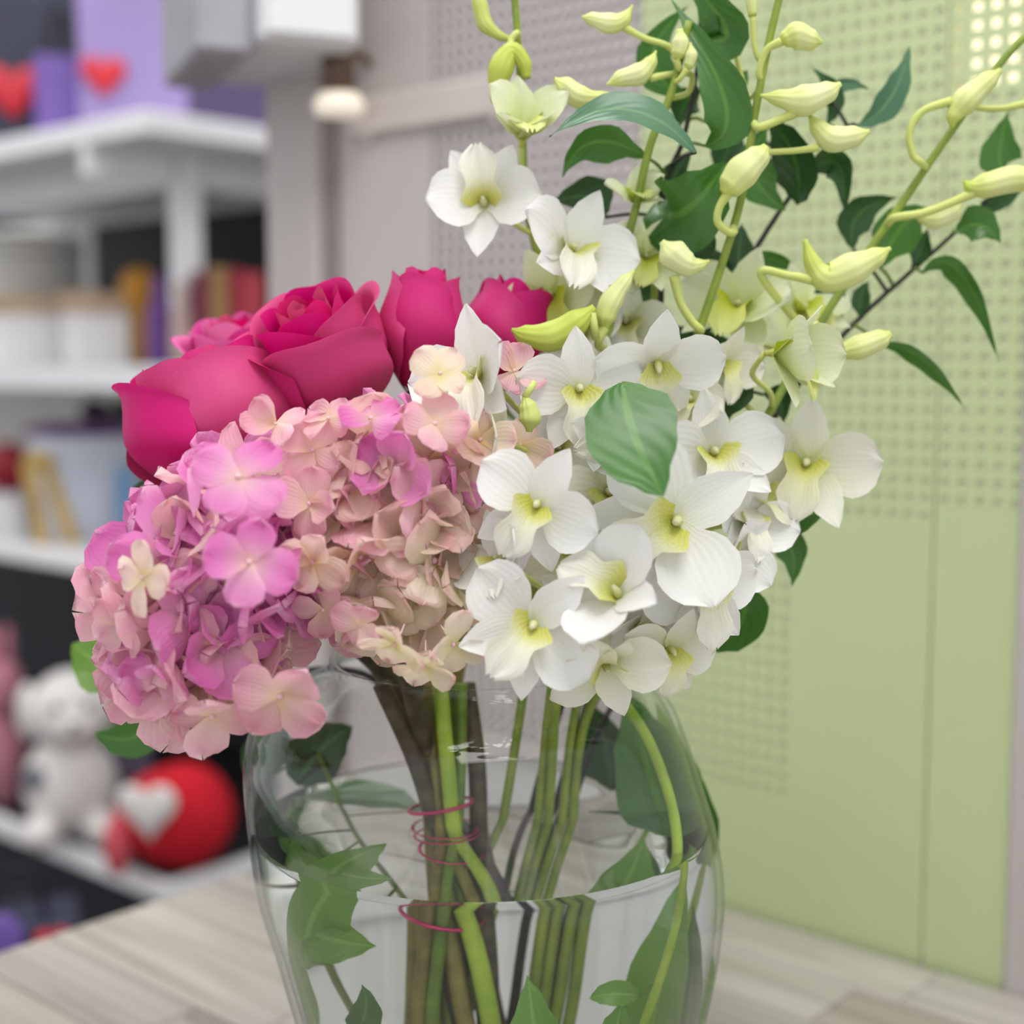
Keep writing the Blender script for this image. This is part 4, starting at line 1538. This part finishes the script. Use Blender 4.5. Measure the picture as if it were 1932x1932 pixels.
bud(s2, p2, [(1302, 80, 2), (1304, 104, 12), (1300, 122, 10), (1296, 130, 5)], 0.001, [(1296, 130), (1282, 150)], False, 5)
bud(s3, p3, [(1552, 80, 4), (1530, 76, 20), (1502, 68, 26), (1482, 74, 16), (1472, 80, 6)], -0.004, [(1474, 78), (1448, 92), (1436, 118), (1432, 140)], False, 7)
bud(s3, p3, [(1586, 158, 5), (1560, 174, 21), (1515, 190, 30), (1475, 186, 17), (1434, 180, 3)], -0.006, [(1500, 212), (1470, 226), (1432, 240)], False, 8)
bud(s3, p3, [(1640, 248, 5), (1610, 258, 21), (1570, 262, 25), (1545, 242, 17), (1526, 216, 3)], -0.002, [(1545, 278), (1500, 284), (1450, 287), (1412, 290)], False, 6)
bud(s3, p3, [(1446, 276, 8), (1430, 296, 24), (1400, 325, 32), (1378, 350, 26), (1364, 364, 10)], -0.012, [(1376, 362), (1358, 390), (1354, 418), (1372, 436), (1384, 438)], False, 8)
bud(s3, p3, [(1248, 455, 6), (1268, 478, 30), (1296, 498, 24), (1318, 500, 13), (1338, 492, 3)], -0.012, [(1272, 520), (1284, 570), (1305, 605), (1322, 622)], False, 8)
bud(s2, p2, [(1196, 510, 3), (1176, 536, 15), (1152, 570, 22), (1142, 598, 20), (1140, 622, 8)], -0.018, [(1140, 618), (1128, 650)], False, 8)
bud(s1, p1, [(965, 622, 4), (992, 632, 20), (1040, 635, 30), (1085, 610, 26), (1122, 580, 8)], -0.025, [(1115, 590), (1125, 640)], True, 8)
bud(s4, p4, [(1680, 468, 4), (1650, 486, 20), (1605, 508, 32), (1560, 524, 28), (1535, 500, 17), (1518, 452, 5)], -0.005, [(1535, 528), (1490, 520), (1435, 518)], False, 8)
bud(s4, p4, [(1888, 132, 5), (1860, 155, 19), (1822, 190, 25), (1800, 218, 15), (1796, 240, 4)], 0.01, [(1795, 190), (1740, 210), (1716, 250), (1722, 292), (1736, 306)], False, 7)
bud(s4, p4, [(1960, 340, 18), (1910, 338, 26), (1860, 350, 24), (1832, 352, 14), (1818, 342, 3)], 0.01, [(1840, 362), (1790, 384), (1740, 402), (1690, 410)], False, 8)
bud(s4, p4, [(1812, 384, 5), (1795, 400, 20), (1765, 412, 20), (1742, 410, 12), (1730, 396, 3)], 0.022, [(1745, 400), (1715, 408), (1680, 412)], False, 6)
bud(s4, p4, [(1680, 630, 8), (1660, 640, 20), (1620, 655, 24), (1585, 664, 15), (1556, 668, 4)], -0.01, [(1560, 668), (1520, 640), (1540, 610)], False, 6)
bud(s4, p4, [(1990, 190, 6), (1950, 192, 10), (1932, 192, 7)], 0.02, [(1940, 194), (1890, 204), (1840, 202)], False, 6)
bud(s2, p2, [(998, 815, 6), (1000, 790, 22), (996, 768, 18), (990, 748, 6)], -0.055, [(990, 750), (1010, 720)], True, 6)
bud(s3, p3, [(1415, -50, 6), (1416, -10, 12), (1420, 30, 8)], -0.002, [(1420, 30), (1424, 90), (1436, 120)], False, 5)
bud(s3, p3, [(1360, -20, 8), (1364, 10, 8), (1364, 30, 4)], 0.02, [(1364, 30), (1385, 90), (1410, 180)], True, 5)

# ------------------------------------------------------------------ greenery
def branch(label, pts, rad, mat=M_TWIG, name='greenery_stem'):
    w = [P(*p) for p in pts]
    b = thing(name, label, 'foliage', w[-1], 'greenery stems')
    add_stem(b, w, [rad * (0.5 + 0.5 * i / (len(w) - 1)) for i in range(len(w))], mat, 'stem', 8)
    return b, stem_path(w)


g1, q1 = branch('leafy green stem rising behind the buds at the top centre',
                [(1322, 0, 0.03), (1318, 110, 0.03), (1290, 260, 0.03), (1250, 360, 0.03), (1248, 500, 0.03), (1235, 700, 0.02), (1150, 1100, 0.02), (1060, 1330, 0.02), (980, 1650, 0.01), (930, 2180, 0.01)], 0.0016)
g2, q2 = branch('dark twig with curled leaves to the right of the tallest orchid spray',
                [(1600, 240, 0.04), (1545, 300, 0.04), (1470, 400, 0.04), (1390, 530, 0.035), (1330, 640, 0.03), (1260, 900, 0.02), (1110, 1320, 0.02), (1020, 1650, 0.01), (950, 2180, 0.01)], 0.0016)
g3, q3 = branch('dark twig with slim drooping leaves furthest right',
                [(1890, 350, 0.045), (1800, 440, 0.045), (1710, 520, 0.045), (1610, 612, 0.04), (1480, 760, 0.03), (1300, 1050, 0.02), (1120, 1330, 0.02), (1040, 1650, 0.01), (960, 2180, 0.01)], 0.0015)
g4, q4 = branch('low leafy stem whose dark leaves show below the right hand orchids',
                [(1500, 960, 0.02), (1420, 1020, 0.02), (1330, 1130, 0.02), (1210, 1270, 0.02), (1130, 1380, 0.02), (1050, 1650, 0.015), (970, 2180, 0.01)], 0.0015)
g5, q5 = branch('broad leaf stem hanging out behind the pink hydrangea on the left',
                [(215, 1240, 0.045), (300, 1310, 0.05), (450, 1290, 0.05), (640, 1262, 0.04), (745, 1330, 0.03), (830, 1600, 0.008), (860, 2180, 0.008)], 0.0018)

# top centre
leaf(g1, (1330, 275, 0.005), (1368, 190, 0.0), (1262, -8, 0.01), 92, 10, M_LEAF, T_LEAF, 0.3, stem=q1)
leaf(g1, (1318, 70, 0.02), (1372, 60, 0.015), (1296, -40, 0.02), 95, -20, M_LEAF, T_ROUND, 0.3, stem=q1)
leaf(g1, (1300, 190, 0.035), (1232, 110, 0.035), (1300, 10, 0.035), 70, 10, M_LEAF, T_LEAF, 0.2, stem=q1)
leaf(g1, (1312, 288, -0.015), (1180, 206, -0.02), (1036, 258, -0.015), 92, 52, M_LEAFB, T_LEAF, 0.15, stem=q1)
leaf(g1, (1225, 300, 0.01), (1120, 268, 0.01), (1062, 334, 0.01), 80, -30, M_LEAF, T_LEAF, 0.25, stem=q1)
leaf(g1, (1240, 385, 0.02), (1290, 400, 0.0), (1372, 305, 0.0), 150, 10, M_LEAF, T_ROUND, 0.25, stem=q1)
leaf(g1, (1250, 420, 0.015), (1300, 440, 0.01), (1350, 470, 0.01), 95, 0, M_LEAFD, T_ROUND, 0.2, stem=q1)
leaf(g1, (1140, 410, 0.03), (1110, 372, 0.03), (1040, 382, 0.03), 84, 0, M_LEAFD, T_LEAF, 0.2, stem=q1)
leaf(g1, (1280, 390, 0.03), (1270, 340, 0.03), (1310, 280, 0.03), 60, 0, M_LEAFD, stem=q1)
leaf(g1, (1330, 230, 0.03), (1380, 170, 0.03), (1412, 132, 0.03), 60, 20, M_LEAF, stem=q1)
leaf(g1, (1320, 175, 0.04), (1290, 200, 0.04), (1285, 240, 0.04), 60, 0, M_LEAFD, stem=q1)
leaf(g1, (1245, 560, 0.03), (1215, 560, 0.03), (1180, 530, 0.03), 90, 0, M_LEAFD, T_ROUND, stem=q1)
leaf(g1, (1240, 640, 0.03), (1300, 635, 0.03), (1390, 645, 0.03), 55, 30, M_LEAFD, stem=q1)
leaf(g1, (1250, 500, 0.03), (1330, 510, 0.03), (1385, 480, 0.03), 90, 0, M_LEAFD, T_ROUND, stem=q1)
leaf(g1, (1225, 650, 0.02), (1160, 640, 0.02), (1120, 690, 0.02), 70, 0, M_LEAFD, stem=q1)
# the big round glossy leaf in front
leaf(g1, (1176, 722, -0.055), (1196, 818, -0.082), (1252, 938, -0.108), 182, 4, M_LEAF, [(0, .08), (.06, .4), (.3, .92), (.5, 1), (.72, .8), (.9, .35), (1, .0)], 0.12, stem=q1, wav=0.0)
# second twig
leaf(g2, (1505, 385, 0.035), (1500, 300, 0.03), (1452, 225, 0.03), 88, -25, M_LEAFD, T_ROUND, 0.3, stem=q2)
leaf(g2, (1480, 395, 0.035), (1420, 320, 0.03), (1455, 232, 0.03), 80, 20, M_LEAF, T_LEAF, 0.3, stem=q2)
leaf(g2, (1515, 335, 0.04), (1580, 310, 0.035), (1592, 412, 0.035), 62, 20, M_LEAFD, T_LEAF, 0.3, stem=q2)
leaf(g2, (1618, 238, 0.04), (1680, 185, 0.04), (1717, 84, 0.04), 56, 15, M_LEAFB, T_SLIM, 0.25, stem=q2)
leaf(g2, (1560, 235, 0.045), (1572, 180, 0.045), (1532, 128, 0.045), 40, 20, M_LEAFD, T_SLIM, 0.2, stem=q2)
leaf(g2, (1560, 180, 0.045), (1595, 160, 0.045), (1640, 168, 0.045), 26, 0, M_LEAFB, T_SLIM, 0.2, stem=q2)
leaf(g2, (1400, 235, 0.04), (1370, 290, 0.04), (1355, 330, 0.04), 60, 20, M_LEAFD, stem=q2)
leaf(g2, (1400, 520, 0.035), (1450, 488, 0.035), (1520, 525, 0.035), 36, 20, M_LEAF, T_SLIM, stem=q2)
leaf(g2, (1390, 520, 0.03), (1395, 470, 0.03), (1400, 420, 0.03), 55, 30, M_LEAFD, stem=q2)
leaf(g2, (1320, 690, 0.01), (1370, 740, 0.0), (1420, 700, 0.0), 90, 0, M_LEAFD, T_ROUND, stem=q2)
leaf(g2, (1340, 700, 0.01), (1360, 760, 0.01), (1350, 810, 0.01), 70, 0, M_LEAFD, stem=q2)
leaf(g2, (1440, 745, 0.02), (1470, 755, 0.02), (1478, 800, 0.02), 50, 0, M_LEAFD, stem=q2)
# third twig
leaf(g3, (1740, 515, 0.04), (1812, 515, 0.035), (1884, 682, 0.03), 56, 40, M_LEAF, T_SLIM, 0.25, stem=q3)
leaf(g3, (1660, 652, 0.03), (1735, 675, 0.025), (1820, 770, 0.02), 42, 40, M_LEAF, T_SLIM, 0.25, stem=q3)
leaf(g3, (1610, 470, 0.045), (1620, 405, 0.045), (1695, 372, 0.045), 66, 10, M_LEAFD, T_LEAF, 0.2, stem=q3)
leaf(g3, (1660, 505, 0.04), (1700, 430, 0.04), (1752, 392, 0.04), 88, 0, M_LEAF, T_LEAF, 0.25, stem=q3)
leaf(g3, (1722, 500, 0.045), (1738, 470, 0.045), (1750, 430, 0.045), 40, 0, M_LEAFD, stem=q3)
leaf(g3, (1802, 438, 0.04), (1850, 425, 0.035), (1888, 458, 0.035), 70, -20, M_LEAF, T_LEAF, 0.25, stem=q3)
leaf(g3, (1895, 320, 0.045), (1886, 290, 0.045), (1903, 208, 0.045), 78, 10, M_LEAF, T_LEAF, 0.25, stem=q3)
leaf(g3, (1850, 382, 0.045), (1890, 372, 0.045), (1950, 330, 0.045), 44, 30, M_LEAFD, T_LEAF, 0.25, stem=q3)
leaf(g3, (1545, 600, 0.035), (1570, 560, 0.035), (1590, 600, 0.035), 60, 0, M_LEAFD, stem=q3)
leaf(g3, (1625, 600, 0.04), (1625, 560, 0.04), (1640, 530, 0.04), 36, 0, M_LEAFD, stem=q3)
# low right
leaf(g4, (1440, 945, 0.0), (1500, 975, -0.005), (1560, 955, -0.005), 72, 0, M_LEAF, T_LEAF, 0.2, stem=q4)
leaf(g4, (1447, 1015, 0.01), (1492, 1035, 0.01), (1494, 1108, 0.01), 66, 0, M_LEAF, T_LEAF, 0.2, stem=q4)
leaf(g4, (1395, 1100, 0.0), (1400, 1170, 0.0), (1335, 1228, 0.0), 96, 10, M_LEAF, T_ROUND, 0.2, stem=q4)
leaf(g4, (1255, 1160, 0.01), (1330, 1170, 0.01), (1370, 1130, 0.01), 80, 0, M_LEAFD, stem=q4)
leaf(g4, (1140, 985, 0.02), (1180, 970, 0.02), (1220, 1000, 0.02), 70, 0, M_LEAFD, stem=q4)
leaf(g4, (1100, 1080, 0.015), (1060, 1085, 0.015), (1010, 1060, 0.015), 80, 0, M_LEAFD, T_ROUND, stem=q4)
leaf(g4, (1240, 1080, 0.015), (1210, 1110, 0.015), (1180, 1180, 0.015), 90, 0, M_LEAFD, T_ROUND, stem=q4)
leaf(g4, (1420, 900, 0.02), (1450, 880, 0.02), (1490, 920, 0.02), 66, 0, M_LEAFD, stem=q4)
# left, behind the hydrangea
leaf(g5, (302, 1345, 0.02), (250, 1392, 0.02), (178, 1382, 0.02), 78, -10, M_LEAF, T_ROUND, 0.2, stem=q5)
leaf(g5, (232, 1290, 0.05), (190, 1255, 0.055), (135, 1215, 0.055), 110, 0, M_LEAFL, T_ROUND, 0.2, stem=q5)
leaf(g5, (250, 930, 0.02), (275, 940, 0.02), (300, 1000, 0.02), 60, 0, M_LEAFD, stem=q5)

# leaves lining the glass
vg, vq = branch('green leaf stem under water along the left wall of the vase',
                [(600, 1420, 0.03), (640, 1520, 0.02), (680, 1680, 0.01), (760, 1900, 0.0), (850, 2180, 0.0)], 0.0015, M_GSTEM)
leaf(vg, (560, 1480, 0.03), (600, 1420, 0.03), (665, 1370, 0.03), 110, 0, M_LEAFD, T_ROUND, stem=vq)
leaf(vg, (520, 1460, 0.03), (510, 1420, 0.03), (540, 1360, 0.03), 110, 0, M_LEAFD, T_ROUND, stem=vq)
leaf(vg, (640, 1790, -0.02), (640, 1700, -0.03), (730, 1590, -0.03), 130, 10, M_LEAFL, T_ROUND, stem=vq)
leaf(vg, (620, 1720, -0.02), (670, 1745, -0.03), (745, 1755, -0.03), 100, 0, M_LEAFL, T_LEAF, stem=vq)
leaf(vg, (700, 1930, -0.03), (720, 1880, -0.04), (715, 1825, -0.04), 66, 0, M_LEAF, T_LEAF, stem=vq)
leaf(vg, (700, 1960, 0.0), (640, 1840, -0.01), (620, 1690, -0.01), 70, 20, M_LEAFL, T_SLIM, stem=vq)
vh, vk = branch('tall green leaf stem along the right wall of the vase',
                [(1230, 1400, 0.03), (1235, 1550, 0.02), (1190, 1750, 0.01), (1080, 1990, 0.0), (1010, 2180, 0.0)], 0.0018, M_BSTEM)
leaf(vh, (1280, 1640, 0.0), (1235, 1490, 0.01), (1185, 1310, 0.0), 165, 12, M_LEAF, T_ROUND, 0.2, stem=vk)
leaf(vh, (1150, 1490, 0.03), (1145, 1420, 0.03), (1120, 1330, 0.03), 120, 0, M_LEAFD, T_LEAF, stem=vk)
leaf(vh, (1290, 1600, 0.02), (1285, 1480, 0.02), (1235, 1320, 0.02), 90, 0, M_LEAFL, T_LEAF, stem=vk)
leaf(vh, (1130, 1990, 0.0), (1180, 1820, -0.01), (1215, 1640, 0.0), 120, 0, M_LEAFL, T_LEAF, stem=vk)
leaf(vh, (1180, 1980, 0.01), (1215, 1860, 0.0), (1225, 1700, 0.0), 90, 0, M_LEAF, T_LEAF, stem=vk)
leaf(vh, (1000, 2060, -0.03), (1000, 1930, -0.045), (985, 1810, -0.04), 105, 0, M_LEAFL, T_LEAF, stem=vk)
leaf(vh, (1165, 1850, -0.03), (1125, 1845, -0.035), (1085, 1850, -0.035), 48, 0, M_LEAFL, T_ROUND, stem=vk)
leaf(vh, (1125, 2000, -0.03), (1130, 1930, -0.035), (1140, 1865, -0.035), 70, 0, M_LEAFL, T_ROUND, stem=vk)

leaf(vg, (690, 1990, 0.0), (590, 1810, 0.0), (552, 1650, 0.0), 84, 15, M_LEAFL, T_SLIM, stem=vq)
leaf(vg, (560, 1660, 0.01), (525, 1600, 0.01), (515, 1480, 0.01), 70, 0, M_LEAFD, T_LEAF, stem=vq)
leaf(vg, (800, 1545, 0.015), (680, 1510, 0.03), (545, 1520, 0.03), 120, 62, M_LEAF, T_LEAF, stem=vq)  # leaf added at the waterline for the green reflection on the water
leaf(vh, (1110, 1560, 0.02), (1230, 1585, 0.03), (1345, 1600, 0.02), 120, 60, M_LEAFD, T_LEAF, stem=vk)
leaf(vh, (1225, 2000, 0.0), (1300, 1850, 0.0), (1300, 1670, 0.0), 100, 10, M_LEAFL, T_LEAF, stem=vk)
leaf(vh, (1300, 1640, 0.02), (1325, 1560, 0.02), (1310, 1440, 0.02), 70, 0, M_LEAF, T_LEAF, stem=vk)

# ------------------------------------------------------------------ loose stems of the bundle and the pink wire
for i, (pts, rad, mt, lab) in enumerate((
        ([(720, 1290, -0.012), (790, 1450, -0.01), (835, 1620, -0.008), (900, 1930, -0.01), (930, 2180, -0.01)], 0.0036, M_HYDSTEM, 'dark woody stem slanting in from the left above the water'),
        ([(830, 1290, -0.012), (845, 1450, -0.012), (865, 1620, -0.012), (925, 1850, -0.014), (960, 2150, -0.012)], 0.0030, M_BSTEM, 'bright green stem in front of the bundle'),
        ([(805, 1290, -0.006), (820, 1450, -0.008), (832, 1620, -0.012), (822, 1850, -0.014), (820, 2150, -0.012)], 0.0022, M_OLIVE, 'thin olive stem standing upright in the bundle'),
        ([(870, 1290, -0.004), (868, 1450, -0.006), (858, 1620, -0.012), (842, 1850, -0.014), (845, 2150, -0.012)], 0.0024, M_GSTEM, 'green stem standing upright behind the pink wire'),
        ([(880, 1290, 0.004), (900, 1450, 0.003), (905, 1620, 0.0), (925, 1850, -0.006), (940, 2150, -0.006)], 0.0036, M_HYDSTEM, 'dark woody stem at the right of the bundle'),
        ([(850, 1290, 0.010), (850, 1450, 0.008), (848, 1620, 0.0), (870, 1850, -0.008), (880, 2150, -0.006)], 0.0024, M_GSTEM, 'green stem in the middle of the bundle'),
        ([(1150, 1290, -0.01), (1225, 1400, -0.02), (1275, 1560, -0.035), (1262, 1700, -0.04), (1180, 1930, -0.04), (1090, 2150, -0.02)], 0.0020, M_BSTEM, 'pale green stem slanting down in front of the leaves on the right'))):
    w = [P(*p) for p in pts]
    t = thing('cut_stem', lab, 'stem', w[-1], 'cut stems in the vase')
    add_stem(t, w, [rad] * len(w), mt)

wr = thing('binding_wire', 'pink wire wound around the flower stems under water', 'wire', P(842, 1690, -0.002))
for (py, tiltz) in ((1520, 0.2), (1580, -0.1), (1612, 0.15), (1690, -0.25)):
    c = P(842 + (py - 1600) * 0.12, py, -0.004)
    pts = []
    for i in range(13):
        a = 2 * PI * i / 12
        pts.append(c + Vector((0.0125 * math.cos(a), 0.0125 * math.sin(a), 0.0125 * tiltz * math.cos(a + 0.6))))
    add('wire_loop', tube('wire_loop', pts, [0.0007] * 13, M_WIRE, 6, 3), wr)
